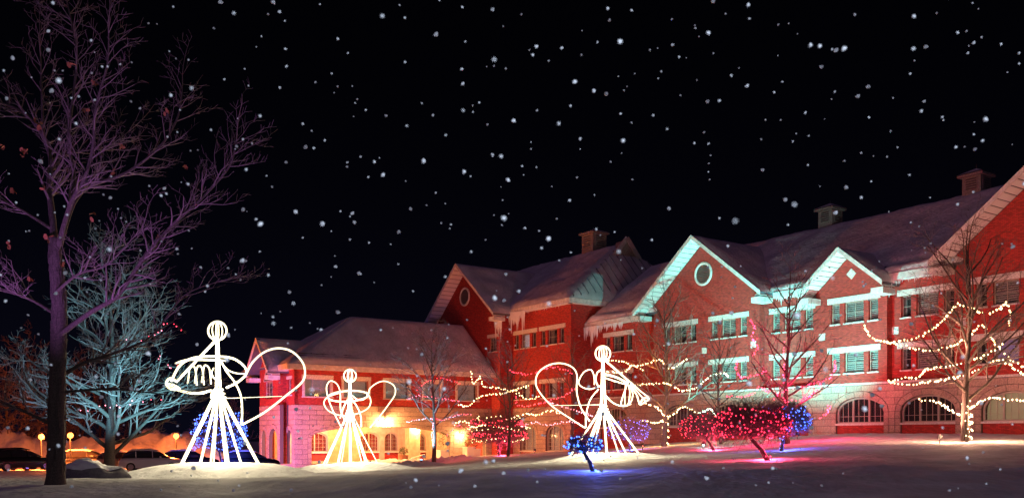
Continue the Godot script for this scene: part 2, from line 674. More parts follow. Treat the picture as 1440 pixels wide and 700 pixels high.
# arched window in the stone storey: frame with mullions > pane, room; sill; brick panel below it
func arched_window(node: Node3D, org: Vector3, W: Transform3D, q: Array, sill_y: float, look := "dark", bars := 2) -> void:
	var L := Transform3D(Basis.IDENTITY, -org) * W
	var shape := arch(q[0] + 0.01, q[1] - 0.01, sill_y, q[3], q[4] - 0.01)
	var inner := arch(q[0] + 0.12, q[1] - 0.12, sill_y + 0.1, q[3], q[4] - 0.13)
	var f := MB.new()
	for i in range(shape.size()):
		var j := (i + 1) % shape.size()
		f.prism(PackedVector2Array([shape[i], shape[j], inner[j], inner[i]]), L, -0.34, -0.2)
	for k in range(1, bars + 1):
		var x: float = q[0] + (q[1] - q[0]) * k / (bars + 1)
		var u: float = (x - (q[0] + q[1]) / 2) / ((q[1] - q[0]) / 2)
		f.box(Vector3(x - 0.06, sill_y + 0.1, -0.33), Vector3(x + 0.06, q[3] + (q[4] - q[3]) * sqrt(1 - u * u) - 0.1, -0.21), L)
	var o := part(node, "arched_window", f, M.frame)
	var mu := MB.new()
	var cells := (bars + 1) * 3
	for k in range(1, cells):
		if k % 3:
			var x: float = q[0] + (q[1] - q[0]) * k / cells
			var u: float = (x - (q[0] + q[1]) / 2) / ((q[1] - q[0]) / 2)
			mu.box(Vector3(x - 0.015, sill_y + 0.1, -0.29), Vector3(x + 0.015, q[3] + (q[4] - q[3]) * sqrt(1 - u * u) - 0.1, -0.26), L)
	var y := sill_y + 0.5
	while y < q[3] + 0.1:
		mu.box(Vector3(q[0] + 0.12, y - 0.015, -0.292), Vector3(q[1] - 0.12, y + 0.015, -0.258), L)
		y += 0.42
	part(o, "muntins", mu, M.frame)
	var p := MB.new()
	p.prism(inner, L, -0.305, -0.295)
	part(o, "pane", p, M.glass)
	var bk := MB.new()
	bk.prism(shape, L, -0.75, -0.7)
	if look == "dark":
		part(o, "room", bk, M.room)
	else:
		part(o, "lit_room", bk, M[look])
	var s := MB.new()
	s.box(Vector3(q[0] + 0.005, sill_y - 0.14, -0.36), Vector3(q[1] - 0.005, sill_y, 0.06), L)
	part(node, "sill", s, M.stone_trim)
	if sill_y - q[2] > 0.3:
		var b := MB.new()
		b.box(Vector3(q[0] + 0.004, q[2], -0.3), Vector3(q[1] - 0.004, sill_y - 0.14, -0.16), L)
		part(node, "brick_panel", b, M.brick)

# a sheet of snow on a sloping roof plane: a, b along the eave, c, d along the ridge (over b and a)
func snow_sheet(a: Vector3, b: Vector3, c: Vector3, d: Vector3, thick := 0.28) -> MB:
	var mb := MB.new()
	var nn := (b - a).cross(d - a)
	if nn.length() < 0.01:
		nn = (b - a).cross(c - a)
	nn = nn.normalized()
	var nu := clampi(int(a.distance_to(b) / 0.45), 4, 90)
	var nv := clampi(int((a + b).distance_to(c + d) / 2 / 0.45), 4, 40)
	mb.grid(nu, nv, func(i, j):
		var u := float(i) / nu
		var v := float(j) / nv
		var p := a.lerp(b, u).lerp(d.lerp(c, u), v)
		var e: float = minf(minf(u, 1 - u) * nu, minf(v, 1 - v) * nv)
		var round_ := 0.0 if e < 0.5 else (0.72 if e < 1.5 else 1.0)
		var h: float = thick * round_ * (1.0 + 0.7 * noise.get_noise_3d(p.x * 5, p.y * 5, p.z * 5) + 0.25 * noise.get_noise_3d(p.x * 22, p.y * 22, p.z * 22))
		return p + nn * (h + 0.004))
	return mb

func deck(pts: Array, thick := 0.22) -> MB:   # roof plane with thickness, pts counter-clockwise from above
	var mb := MB.new()
	var nn: Vector3 = (pts[1] - pts[0]).cross(pts[2] - pts[0]).normalized()
	var low := []
	for p in pts:
		low.append(p - nn * thick)
	mb.face(pts)
	var rev := low.duplicate()
	rev.reverse()
	mb.face(rev)
	for i in pts.size():
		var j := (i + 1) % pts.size()
		mb.face([low[i], low[j], pts[j], pts[i]])
	return mb

func roof_plane(node: Node3D, org: Vector3, a: Vector3, b: Vector3, c: Vector3, d: Vector3, thick := 0.28, bare := false) -> void:
	var pts := [a, b, c] if c.is_equal_approx(d) else [a, b, c, d]
	var o := part(node, "roof", deck(pts), M.deck, Transform3D(Basis.IDENTITY, -org))
	if not bare:
		part(o, "roof_snow", snow_sheet(a, b, c, d, thick), M.snow)

# a cross gable on a facade plane: wall, two roof planes, boarded soffit, fascias, eave returns
func gable(node: Node3D, org: Vector3, cx: float, half: float, z: float, eave: float, apex: float, wall_half: float, over: float, back: float, board := 0.5, wall_from := 0.0) -> void:
	var L := Transform3D(Basis.IDENTITY, -org)
	var slope := (apex - eave) / half
	var zf := z + over
	# wall triangle under the roof
	var w := MB.new()
	var wy := apex - 0.34 - slope * wall_half
	var poly := PackedVector2Array([Vector2(cx - wall_half, wall_from + 0.002), Vector2(cx + wall_half, wall_from + 0.002), Vector2(cx + wall_half, wy), Vector2(cx, apex - 0.34), Vector2(cx - wall_half, wy)])
	if wy < wall_from + 0.02:
		var hw := (apex - 0.34 - wall_from) / slope
		poly = PackedVector2Array([Vector2(cx - hw, wall_from + 0.002), Vector2(cx + hw, wall_from + 0.002), Vector2(cx, apex - 0.34)])
	w.prism(poly, Transform3D(Basis.IDENTITY, Vector3(0, 0, z)), -0.3, 0.0)
	part(node, "gable_wall", w, M.brick, L)
	# roof planes
	var ridge_f := Vector3(cx, apex, zf)
	var ridge_b := Vector3(cx, apex, back)
	var lf := Vector3(cx - half, eave, zf)
	var lb := Vector3(cx - half, eave, back)
	var rf := Vector3(cx + half, eave, zf)
	var rb := Vector3(cx + half, eave, back)
	roof_plane(node, org, rf, rb, ridge_b, ridge_f, 0.26)
	roof_plane(node, org, lb, lf, ridge_f, ridge_b, 0.26)
	# fascia boards on the front edge, and the boards of the soffit behind them
	for s in [-1, 1]:
		var f := MB.new()
		var e := Vector3(cx + s * half, eave, zf)
		f.prism(PackedVector2Array([Vector2(e.x, e.y - 0.26), Vector2(cx, apex - 0.32), Vector2(cx, apex + 0.04), Vector2(e.x, e.y + 0.1)]), Transform3D(Basis.IDENTITY, Vector3(0, 0, zf)), 0.005, 0.09)
		part(node, "fascia", f, M.trim, L)
		var n := maxi(3, int(half * sqrt(1 + slope * slope) / board))
		for i in n:
			var t0 := (i + 0.07) / float(n)
			var t1 := (i + 0.93) / float(n)
			var p0 := Vector2(cx + s * half, eave - 0.3).lerp(Vector2(cx, apex - 0.3), t0)
			var p1 := Vector2(cx + s * half, eave - 0.3).lerp(Vector2(cx, apex - 0.3), t1)
			var sb := MB.new()
			sb.prism(PackedVector2Array([p0, p1, p1 + Vector2(0, 0.05), p0 + Vector2(0, 0.05)]), Transform3D(Basis.IDENTITY, Vector3(0, 0, 0)), z + 0.004, zf)
			part(node, "soffit_board", sb, M.soffit, L)
		var r := MB.new()   # eave return
		var x0: float = cx + s * half
		r.box(Vector3(minf(x0, x0 - s * 0.95), eave - 0.78, z + 0.002), Vector3(maxf(x0, x0 - s * 0.95), eave - 0.37, zf - 0.05))
		part(node, "eave_return", r, M.trim, L)

func round_vent(node: Node3D, org: Vector3, c: Vector3, r: float) -> void:
	var ring := []
	var rad := []
	for i in 32:
		ring.append(c + Vector3(cos(TAU * i / 32), sin(TAU * i / 32), 0) * (r - 0.1))
	var f := MB.new()
	f.tube(ring, [0.13], 6, true)
	var o := part(node, "round_vent", f, M.trim, Transform3D(Basis.IDENTITY, -org))
	var y := -r + 0.18
	while y < r - 0.12:
		var hw := sqrt((r - 0.08) * (r - 0.08) - y * y)
		var s := MB.new()
		s.box(Vector3(-hw, -0.07, -0.02), Vector3(hw, 0.07, 0.0), Transform3D(Basis(Vector3.RIGHT, -0.5), c + Vector3(0, y, 0.04)))
		part(o, "louver_slat", s, M.louver)
		y += 0.14

func eave_trim(node: Node3D, org: Vector3, a: Vector3, b: Vector3, out: Vector3, drop := 0.4) -> void:   # fascia and soffit below a level eave a-b, wall lies behind at -out
	var L := Transform3D(Basis.IDENTITY, -org)
	var f := MB.new()
	var t := out.normalized() * 0.05
	var up := Vector3(0, 0.06, 0)
	var dn := Vector3(0, -drop, 0)
	for q in [[t, -t]]:
		f.face([a + t + dn, b + t + dn, b + t + up, a + t + up])
		f.face([b - t + dn, a - t + dn, a - t + up, b - t + up])
		f.face([a - t + dn, b - t + dn, b + t + dn, a + t + dn])
		f.face([a + t + up, b + t + up, b - t + up, a - t + up])
		f.face([a - t + dn, a + t + dn, a + t + up, a - t + up])
		f.face([b + t + dn, b - t + dn, b - t + up, b + t + up])
	part(node, "fascia", f, M.trim, L)
	var s := MB.new()
	var i0 := a - out + dn + Vector3(0, 0.06, 0)
	var i1 := b - out + dn + Vector3(0, 0.06, 0)
	s.face([i0, i1, b - t + dn + Vector3(0, 0.06, 0), a - t + dn + Vector3(0, 0.06, 0)])
	part(node, "soffit", s, M.soffit, L)

func icicles(node: Node3D, org: Vector3, a: Vector3, b: Vector3, n: int, lo: float, hi: float, thick := 0.05) -> void:
	for i in n:
		var t := (i + rng.randf()) / n
		var p := a.lerp(b, t)
		var l := rng.randf_range(lo, hi) * (0.5 + 0.5 * absf(sin(t * 9.0)))
		var mb := MB.new()
		mb.tube([p + Vector3(0, 0.05, 0), p - Vector3(0, l * 0.35, 0), p - Vector3(rng.randf_range(-0.02, 0.02), l * 0.7, 0), p - Vector3(0, l, 0)], [thick * 1.4, thick, thick * 0.6, 0.006], 5)
		part(node, "icicle", mb, M.ice, Transform3D(Basis.IDENTITY, -org))

func cupola(node: Node3D, org: Vector3, c: Vector3, w: float, h: float) -> void:
	var L := Transform3D(Basis.IDENTITY, c - org)
	var b := MB.new()
	b.box(Vector3(-w / 2, -1.6, -w / 2), Vector3(w / 2, h, w / 2))
	var o := part(node, "cupola", b, M.cupola, L)
	for k in 4:
		var R := Transform3D(Basis(Vector3.UP, PI / 2 * k), Vector3.ZERO)
		var f := MB.new()
		f.box(Vector3(-w * 0.33, h * 0.12, w / 2), Vector3(w * 0.33, h * 0.92, w / 2 + 0.03), R)
		part(o, "louver_frame", f, M.cupola)
		for i in 5:
			var y := h * 0.2 + i * h * 0.15
			var s := MB.new()
			s.box(Vector3(-w * 0.28, -0.06, 0), Vector3(w * 0.28, 0.06, 0.02), R * Transform3D(Basis(Vector3.RIGHT, -0.6), Vector3(0, y, w / 2 + 0.05)))
			part(o, "louver_slat", s, M.louver)
	var e := w / 2 + 0.25
	var r := MB.new()
	r.box(Vector3(-e, h, -e), Vector3(e, h + 0.16, e))
	part(o, "cornice", r, M.cupola)
	r = MB.new()
	var top := Vector3(0, h + 0.6, 0)
	var q := [Vector3(-e, h + 0.163, e), Vector3(e, h + 0.163, e), Vector3(e, h + 0.163, -e), Vector3(-e, h + 0.163, -e)]
	for i in 4:
		r.face([q[i], q[(i + 1) % 4], top])
	part(o, "cap", r, M.deck)
	var sn := MB.new()
	for i in 4:
		sn.face([q[i] * Vector3(0.96, 1, 0.96) + Vector3(0, 0.07, 0), q[(i + 1) % 4] * Vector3(0.96, 1, 0.96) + Vector3(0, 0.07, 0), top + Vector3(0, 0.09, 0)])
	part(o, "cap_snow", sn, M.snow)
	var fin := MB.new()
	fin.tube([top, top + Vector3(0, 0.35, 0)], [0.03, 0.012], 6)
	part(o, "finial", fin, M.metal)

# ---------------------------------------------------------------- the long wing
func build_wing() -> void:
	var org := Vector3(-5, -1.6, -1)
	var node := thing("brick_wing", "long red brick wing with snowy gabled roof above a stone storey of arched windows", "building", bframe(org))
	var L := Transform3D(Basis.IDENTITY, -org)
	var A0 := -32.78
	var A1 := 19.6
	# stone storey in one plane
	var W := Transform3D(Basis.IDENTITY, Vector3(0, 0, -0.08))
	var arches := []
	for c in [-28.8, -19.9, -14.2, -8.2, -1.82, 3.42, 9.1, 14.6]:
		arches.append([c - 1.98, c + 1.98, -2.0, 1.9, 3.0])
	var mb := MB.new()
	backing(mb, W, A0, A1, -2.6, 3.87, arches)
	part(node, "stone_backing", mb, M.mortar, L)
	var cut := []
	for q in arches:
		cut.append([q[0], q[1], -0.5, q[3], q[4]])
	stones(node, org, W, A0, 13.0, -0.5, 3.85, cut, 0.483, 1.3)
	var looks := ["dark", "dark", "dark", "dark", "dark", "dark", "lit_blind", "dark"]
	for i in arches.size():
		arched_window(node, org, W, arches[i], 1.12, looks[i])
	mb = MB.new()
	mb.box(Vector3(A0, 3.87, -0.5), Vector3(A1, 4.02, 0.1))
	part(node, "belt_course", mb, M.stone_trim, L)
	# brick storeys: [from, to, plane, wall top, windows]
	var bays := [
		[A0, -23.05, -0.6, 11.3, [-30.95]], [-23.05, -11.05, 0.0, 11.75, [-22.05, -16.4]], [-11.05, -5.3, -0.6, 11.3, [-10.4]],
		[-5.3, 0.3, 0.0, 11.2, [-4.43]], [0.3, 5.5, -0.6, 11.3, [0.88]], [5.5, 18.1, 0.0, 11.75, [6.5, 12.2]], [18.1, A1, -0.6, 11.3, []],
	]
	var look3 := {-30.95: ["dark", "dark", "dark"], -22.05: ["dark", "dark", "dark"], 0.88: ["dark", "blind", "dark"], 6.5: ["dark", "blind", "dark"]}
	for b in bays:
		var Wb := Transform3D(Basis.IDENTITY, Vector3(0, 0, b[2]))
		var holes := []
		for a in b[4]:
			holes.append_array(triple_holes(a, 10.35))
			holes.append_array(triple_holes(a, 6.7))
		mb = MB.new()
		wall(mb, Wb, b[0], b[1], 4.02, b[3], holes, 0.35)
		part(node, "brick_wall", mb, M.brick, L)
		for a in b[4]:
			triple(node, org, Wb, a, 10.35, look3.get(a, ["blind", "blind", "blind"]))
			triple(node, org, Wb, a, 6.7, ["dark", "blue_room", "blue_room"] if a == 6.5 else (["blind", "lit_warm", "blind"] if a == -10.4 else look3.get(a, ["blind", "blind", "blind"])))
	for x in [-23.05, -11.05, -5.3, 0.3, 5.5, 18.1]:   # cheeks of the projecting bays
		mb = MB.new()
		mb.box(Vector3(x - 0.15, 4.02, -0.598), Vector3(x + 0.15, 11.0, -0.002))
		part(node, "brick_wall", mb, M.brick, L)
	for p in [[-4.93, 7.6, 0.0], [0.72, 7.58, -0.6], [-16.89, 7.53, 0.0], [5.9, 7.6, 0.0], [-11.5, 7.6, 0.0]]:
		mb = MB.new()
		mb.box(Vector3(p[0] - 0.26, p[1] - 0.26, p[2] - 0.05), Vector3(p[0] + 0.26, p[1] + 0.26, p[2] + 0.05))
		part(node, "stone_plaque", mb, M.stone_trim, L)
	mb = MB.new()
	mb.box(Vector3(-0.28, -0.28, -0.05), Vector3(0.28, 0.28, 0.06), Transform3D(Basis(Vector3.BACK, PI / 4), Vector3(-2.4, 11.95, 0)))
	part(node, "diamond_plaque", mb, M.stone_trim, L)
	# back and end walls, floors
	mb = MB.new()
	mb.box(Vector3(A0, -2.6, -17.6), Vector3(A1, 11.3, -17.3))
	mb.box(Vector3(A1 - 0.3, -2.6, -17.3), Vector3(A1, 11.3, -0.62))
	mb.box(Vector3(A0, 4.4, -17.3), Vector3(A0 + 0.3, 11.3, -0.96))
	part(node, "outer_wall", mb, M.brick, L)
	for y in [0.1, 3.6, 7.3, 11.0]:
		mb = MB.new()
		mb.box(Vector3(A0 + 0.3, y, -17.3), Vector3(A1 - 0.3, y + 0.25, -1.0))
		part(node, "floor_slab", mb, M.room, L)
	# main roof
	var e := 11.5
	var rz := -8.6
	var ry := 18.1
	var a := Vector3(A0, e, 0.25)
	var b2 := Vector3(A1 + 0.8, e, 0.25)
	var slope := (ry - e) / (0.25 - rz)
	var em := e + slope * 0.95   # the lower strip lies only between the gables
	roof_plane(node, org, Vector3(a.x, em, -0.7), Vector3(b2.x, em, -0.7), Vector3(b2.x, ry, rz), Vector3(a.x, ry, rz), 0.34)
	for s in [[A0, -22.6], [-11.2, -5.0], [0.0, 6.0], [18.0, A1 + 0.8]]:
		roof_plane(node, org, Vector3(s[0], e, 0.25), Vector3(s[1], e, 0.25), Vector3(s[1], em + 0.04, -0.75), Vector3(s[0], em + 0.04, -0.75), 0.3)
	roof_plane(node, org, Vector3(b2.x, e, -17.9), Vector3(a.x, e, -17.9), Vector3(a.x, ry, rz), Vector3(b2.x, ry, rz), 0.3)
	for s in [[A0, -24.0], [-9.3, -6.1], [0.7, 4.4]]:
		eave_trim(node, org, Vector3(s[0], e - 0.1, 0.27), Vector3(s[1], e - 0.1, 0.27), Vector3(0, 0, 0.85), 0.42)
	gable(node, org, -2.45, 3.55, 0.0, 10.8, 13.7, 2.78, 1.5, -4.0, 0.42, 11.2)
	gable(node, org, -16.95, 7.4, 0.0, 11.5, 17.2, 6.1, 1.5, -8.4, 0.5, 11.75)
	gable(node, org, 11.85, 7.4, 0.0, 11.55, 17.25, 6.3, 1.5, -8.4, 0.5, 11.75)
	round_vent(node, org, Vector3(-17.0, 14.1, 0.03), 1.0)
	round_vent(node, org, Vector3(11.6, 14.1, 0.03), 1.0)
	icicles(node, org, Vector3(0.8, e - 0.5, 0.32), Vector3(4.2, e - 0.5, 0.32), 26, 0.12, 0.5, 0.025)
	icicles(node, org, Vector3(0.5, e - 0.5, 0.34), Vector3(1.1, e - 0.5, 0.34), 5, 0.8, 1.5, 0.04)
	icicles(node, org, Vector3(-9.0, e - 0.5, 0.33), Vector3(-6.4, e - 0.5, 0.33), 16, 0.2, 0.8, 0.03)
	icicles(node, org, Vector3(A0 + 0.1, e - 0.5, 0.34), Vector3(-27.0, e - 0.5, 0.34), 34, 0.25, 1.1, 0.05)
	icicles(node, org, Vector3(A0 + 0.05, e - 0.5, 0.4), Vector3(-30.6, e - 0.5, 0.4), 16, 0.8, 2.2, 0.075)
	cupola(node, org, Vector3(-10.6, 18.2, rz), 1.4, 1.15)
	cupola(node, org, Vector3(2.1, 18.1, rz), 1.4, 1.15)

# ---------------------------------------------------------------- the middle block
func build_middle() -> void:
	var org := Vector3(-40, -3, 0)
	var node := thing("brick_middle_block", "tall red brick block with a hipped snowy roof, a cupola and thick icicles", "building", bframe(org))
	var L := Transform3D(Basis.IDENTITY, -org)
	var Z := 2.0
	var ZG := 3.7
	var X1 := -32.8
	var XC := -42.9
	var W := Transform3D(Basis.IDENTITY, Vector3(0, 0, Z))
	var arches := [[-41.6, -38.7, -3.5, 0.4, 1.4], [-37.0, -34.0, -3.5, 0.4, 1.4]]
	var mb := MB.new()
	backing(mb, W, XC, X1, -4.5, 3.29, arches)
	part(node, "stone_backing", mb, M.mortar, L)
	stones(node, org, W, XC + 0.01, X1, -2.4, 3.27, [[-41.6, -38.7, -2.4, 0.4, 1.4], [-37.0, -34.0, -2.4, 0.4, 1.4]], 0.472, 1.25)
	for q in arches:
		arched_window(node, org, W, q, -1.25, "lit_room", 2)
	var holes := []
	for a in [-43.0 + 0.15, -38.1]:
		holes.append_array(triple_holes(a, 11.5))
		holes.append_array(triple_holes(a, 6.1))
	mb = MB.new()
	wall(mb, W, XC, X1, 3.29, 13.6, holes, 0.35)
	part(node, "brick_wall", mb, M.brick, L)
	var lk := [["dark", "lit_white", "dark"], ["dark", "dark", "dark"]]
	var i := 0
	for a in [-43.0 + 0.15, -38.1]:
		triple(node, org, W, a, 11.5, lk[i])
		triple(node, org, W, a, 6.1, [["dark", "lit_room", "dark"], ["dark", "lit_room", "dark"]][i])
		i += 1
	# right cheek, with a window, and the projecting gable on the left
	mb = MB.new()
	mb.box(Vector3(X1 - 0.3, -4.5, -20), Vector3(X1, 13.6, Z - 0.36))
	mb.box(Vector3(-57.0, -4.5, -20.3), Vector3(X1, 13.6, -20.0))
	mb.box(Vector3(-57.0, -4.5, -20.0), Vector3(-56.7, 13.6, ZG - 0.36))
	part(node, "outer_wall", mb, M.brick, L)
	var WG := Transform3D(Basis.IDENTITY, Vector3(0, 0, ZG))
	mb = MB.new()
	wall(mb, WG, -57.0, XC, -4.5, 13.6, [Rect2(-45.0, 9.4, 1.45, 1.5)], 0.35)
	part(node, "brick_wall", mb, M.brick, L)
	mb = MB.new()
	mb.box(Vector3(XC - 0.3, -4.5, Z - 0.34), Vector3(XC - 0.002, 13.6, ZG - 0.352))
	part(node, "brick_wall", mb, M.brick, L)
	window(node, org, WG, -45.0, 9.4, 1.45, 1.5, "dark", 3, 4)
	mb = MB.new()
	mb.box(Vector3(-45.3, 10.9, ZG - 0.1), Vector3(-43.2, 11.25, ZG + 0.07))
	part(node, "lintel", mb, M.stone_trim, L)
	mb = MB.new()
	mb.box(Vector3(-45.1, 9.3, ZG - 0.2), Vector3(-43.4, 9.4, ZG + 0.08))
	part(node, "sill", mb, M.stone_trim, L)
	for y in [3.0, 7.4, 13.2]:
		mb = MB.new()
		mb.box(Vector3(-56.7, y, -20), Vector3(X1 - 0.3, y + 0.2, Z - 0.4))
		part(node, "floor_slab", mb, M.room, L)
	# hipped roof with a small louvred gable at the right end of its ridge
	var e := 13.75
	var zf := Z + 0.85
	var zb := -20.9
	var xr := X1 + 0.85
	var rz := -9.0
	var ry := 21.3
	var rx := -38.4
	var hf := Vector3(xr, e, zf)
	var hb := Vector3(xr, e, zb)
	roof_plane(node, org, Vector3(-57.5, e, zf), hf, Vector3(rx, ry, rz), Vector3(-57.5, ry, rz), 0.32)
	roof_plane(node, org, hb, Vector3(-57.5, e, zb), Vector3(-57.5, ry, rz), Vector3(rx, ry, rz), 0.3)
	roof_plane(node, org, hf, hb, Vector3(rx, ry, rz), Vector3(rx, ry, rz), 0.12)
	for k in 22:   # standing seams that show through the thin snow of the end slope
		var t := (k + 0.5) / 22.0
		var foot := hf.lerp(hb, t)
		var u := 1.0 - absf(t * (zf - zb) - (zf - rz)) / ((zf - rz) if t * (zf - zb) < zf - rz else (rz - zb))
		var headp := foot.lerp(Vector3(rx, ry, foot.z), u)
		mb = MB.new()
		var dir := (headp - foot)
		var lift := Vector3(0.75, 0.66, 0) * 0.12
		mb.bar(foot + dir * 0.3 + lift, headp + lift, 0.05, 0.16, Vector3.UP)
		part(node, "standing_seam", mb, M.rib, L)
	var g := MB.new()
	g.prism(PackedVector2Array([Vector2(-1.9, -1.7), Vector2(1.9, -1.7), Vector2(0, 0.35)]), Transform3D(Basis(Vector3(0, 0, -1), Vector3.UP, Vector3.RIGHT), Vector3(rx + 1.3, ry, rz)), -1.6, 0.0)
	var gg := part(node, "ridge_gable", g, M.cupola, L)
	for s in [-1, 1]:
		mb = MB.new()
		mb.bar(Vector3(rx + 1.45, ry - 1.85, rz + s * 2.1), Vector3(rx + 1.45, ry + 0.55, rz), 0.5, 0.12, Vector3.RIGHT)
		part(gg, "fascia", mb, M.trim)
	eave_trim(node, org, Vector3(XC, e - 0.08, zf + 0.02), hf + Vector3(0, -0.08, 0.02), Vector3(0, 0, 0.8), 0.45)
	eave_trim(node, org, hf + Vector3(0.02, -0.08, 0), Vector3(xr + 0.02, e - 0.08, -6), Vector3(0.8, 0, 0), 0.45)
	gable(node, org, -49.5, 7.6, ZG, 13.2, 19.5, 6.6, 1.5, -8.5, 0.6, 13.6)
	round_vent(node, org, Vector3(-50.0, 16.0, ZG + 0.03), 1.05)
	icicles(node, org, Vector3(-42.3, e - 0.35, zf + 0.12), Vector3(-39.4, e - 0.5, zf + 0.08), 26, 0.8, 2.6, 0.09)
	icicles(node, org, Vector3(-43.2, 13.2, ZG + 0.5), Vector3(-42.2, 13.1, ZG + 0.2), 10, 1.0, 3.2, 0.1)
	icicles(node, org, Vector3(-39.4, e - 0.5, zf + 0.08), Vector3(-32.6, e - 0.5, zf + 0.08), 30, 0.1, 0.4, 0.03)
	cupola(node, org, Vector3(-42.6, 21.5, rz), 2.0, 1.7)

# ---------------------------------------------------------------- the entrance pavilion
func build_pavilion() -> void:
	var org := Vector3(-50, -4, 15)
	var node := thing("entrance_pavilion", "entrance pavilion with a wide stone drive-through arch glowing below its snowy hipped roof", "building", bframe(org))
	var L := Transform3D(Basis.IDENTITY, -org)
	var XF := -44.5
	var ZL := 25.9
	var ZR := 3.72
	var TOP := 3.25
	# front wall looks along +x: its own x axis runs along -z
	var W := Transform3D(Basis(Vector3(0, 0, -1), Vector3.UP, Vector3(1, 0, 0)), Vector3(XF, 0, 0))
	var arches := [[-24.2, -8.9, -4.0, 0.15, 1.2, 19], [-7.0, -4.5, -4.0, -0.4, 0.35]]
	var cut := [[-24.2, -8.9, -2.9, 0.15, 1.2, 19], [-7.0, -4.5, -2.9, -0.4, 0.35]]
	var mb := MB.new()
	backing(mb, W, -ZL, -ZR, -4.5, TOP, arches, 0.6)
	part(node, "stone_backing", mb, M.mortar, L)
	stones(node, org, W, -ZL, -ZR, -2.9, TOP - 0.02, cut, 0.472, 1.45)
	mb = MB.new()
	mb.prism(arch(-24.2, -8.9, 0.1, 0.15, 1.2, 19), W, -0.03, -0.02)
	# brick storey with broad windows
	var wins := [[-24.9, 2.6], [-20.9, 2.6], [-16.4, 2.6], [-12.0, 1.9], [-8.0, 2.4]]
	var holes := []
	for w in wins:
		holes.append(Rect2(w[0], 4.05, w[1], 1.65))
	mb = MB.new()
	wall(mb, W, -ZL, -ZR, TOP, 6.75, holes, 0.35)
	part(node, "brick_wall", mb, M.brick, L)
	for w in wins:
		window(node, org, W, w[0], 4.05, w[1], 1.65, "lit_room" if w[0] < -6 else "dark", 3, 2)
		mb = MB.new()
		mb.box(Vector3(w[0] - 0.3, 5.7, -0.1), Vector3(w[0] + w[1] + 0.3, 6.1, 0.06), W)
		mb.box(Vector3(w[0] - 0.25, 4.05, -0.1), Vector3(w[0], 5.7, 0.06), W)
		mb.box(Vector3(w[0] + w[1], 4.05, -0.1), Vector3(w[0] + w[1] + 0.25, 5.7, 0.06), W)
		mb.box(Vector3(w[0] - 0.3, 3.93, -0.1), Vector3(w[0] + w[1] + 0.3, 4.05, 0.09), W)
		part(node, "window_surround", mb, M.stone_trim, L)
	# left end: a short wall with one arch, then a projecting gabled bay with two
	var WL := Transform3D(Basis.IDENTITY, Vector3(0, 0, ZL))
	var WB := Transform3D(Basis.IDENTITY, Vector3(0, 0, 26.8))
	var a1 := [[-46.65, -45.2, -4.0, 0.1, 0.85]]
	var a2 := [[-51.05, -49.75, -4.0, 0.1, 0.85], [-49.0, -46.6, -4.0, -0.1, 1.0]]
	mb = MB.new()
	backing(mb, WL, -47.0, XF, -4.5, TOP, a1)
	backing(mb, WB, -51.6, -46.0, -4.5, TOP, a2)
	part(node, "stone_backing", mb, M.mortar, L)
	stones(node, org, WL, -46.0, XF, -2.9, TOP - 0.02, [[-46.65, -45.2, -2.9, 0.1, 0.85]], 0.472, 1.0)
	stones(node, org, WB, -51.6, -46.0, -2.9, TOP - 0.02, [[-51.05, -49.75, -2.9, 0.1, 0.85], [-49.0, -46.6, -2.9, -0.1, 1.0]], 0.472, 1.2)
	mb = MB.new()
	wall(mb, WL, -47.0, XF, TOP, 6.75, [Rect2(-46.3, 4.2, 0.95, 1.5)], 0.35)
	wall(mb, WB, -51.6, -46.5, TOP, 6.75, [Rect2(-50.2, 3.9, 2.3, 1.7)], 0.35)
	mb.box(Vector3(-46.8, -4.5, ZL), Vector3(-46.5, 6.75, 26.44))
	mb.box(Vector3(-51.6, -4.5, 3.75), Vector3(-51.3, 6.75, 26.4))
	part(node, "brick_wall", mb, M.brick, L)
	window(node, org, WL, -46.3, 4.2, 0.95, 1.5, "dark", 2, 3)
	window(node, org, WB, -50.2, 3.9, 2.3, 1.7, "dark", 3, 3)
	mb = MB.new()
	mb.box(Vector3(-46.5, 5.7, ZL - 0.1), Vector3(-45.15, 6.0, ZL + 0.06))
	mb.box(Vector3(-46.5, 4.08, ZL - 0.1), Vector3(-45.15, 4.2, ZL + 0.08))
	part(node, "window_surround", mb, M.stone_trim, L)
	var top := MB.new()   # pointed head over the bay window
	top.prism(PackedVector2Array([Vector2(-50.4, 5.62), Vector2(-47.7, 5.62), Vector2(-48.3, 6.6), Vector2(-49.05, 7.5), Vector2(-49.8, 6.6)]), WB, 0.0, 0.05)
	part(node, "pointed_window_head", top, M.stone_trim, L)
	top = MB.new()
	top.prism(PackedVector2Array([Vector2(-50.2, 5.66), Vector2(-47.9, 5.66), Vector2(-48.42, 6.5), Vector2(-49.05, 7.2), Vector2(-49.68, 6.5)]), WB, 0.052, 0.06)
	part(node, "pane", top, M.room, L)
	# the drive-through: ceiling, inner wall with arched windows, pier and paving
	mb = MB.new()
	mb.box(Vector3(-51.3, 1.5, 3.8), Vector3(XF - 0.63, 1.8, ZL - 0.38))
	part(node, "ceiling", mb, M.plaster, L)
	mb = MB.new()
	mb.box(Vector3(-51.3, -4.0, ZR + 0.05), Vector3(XF - 0.64, -2.38, ZL + 0.8))
	part(node, "paving", mb, M.stones[0], L)
	var WI := Transform3D(Basis(Vector3(0, 0, -1), Vector3.UP, Vector3(1, 0, 0)), Vector3(-50.9, 0, 0))
	var ai := [[-22.6, -19.8, -2.3, 0.0, 0.7], [-16.2, -13.9, -2.3, 0.0, 0.7], [-13.3, -11.6, -2.3, 0.0, 0.7], [-10.6, -8.2, -2.3, 0.0, 0.7]]
	mb = MB.new()
	backing(mb, WI, -25.5, -4.0, -2.6, 1.5, ai, 0.3)
	part(node, "inner_wall", mb, M.plaster, L)
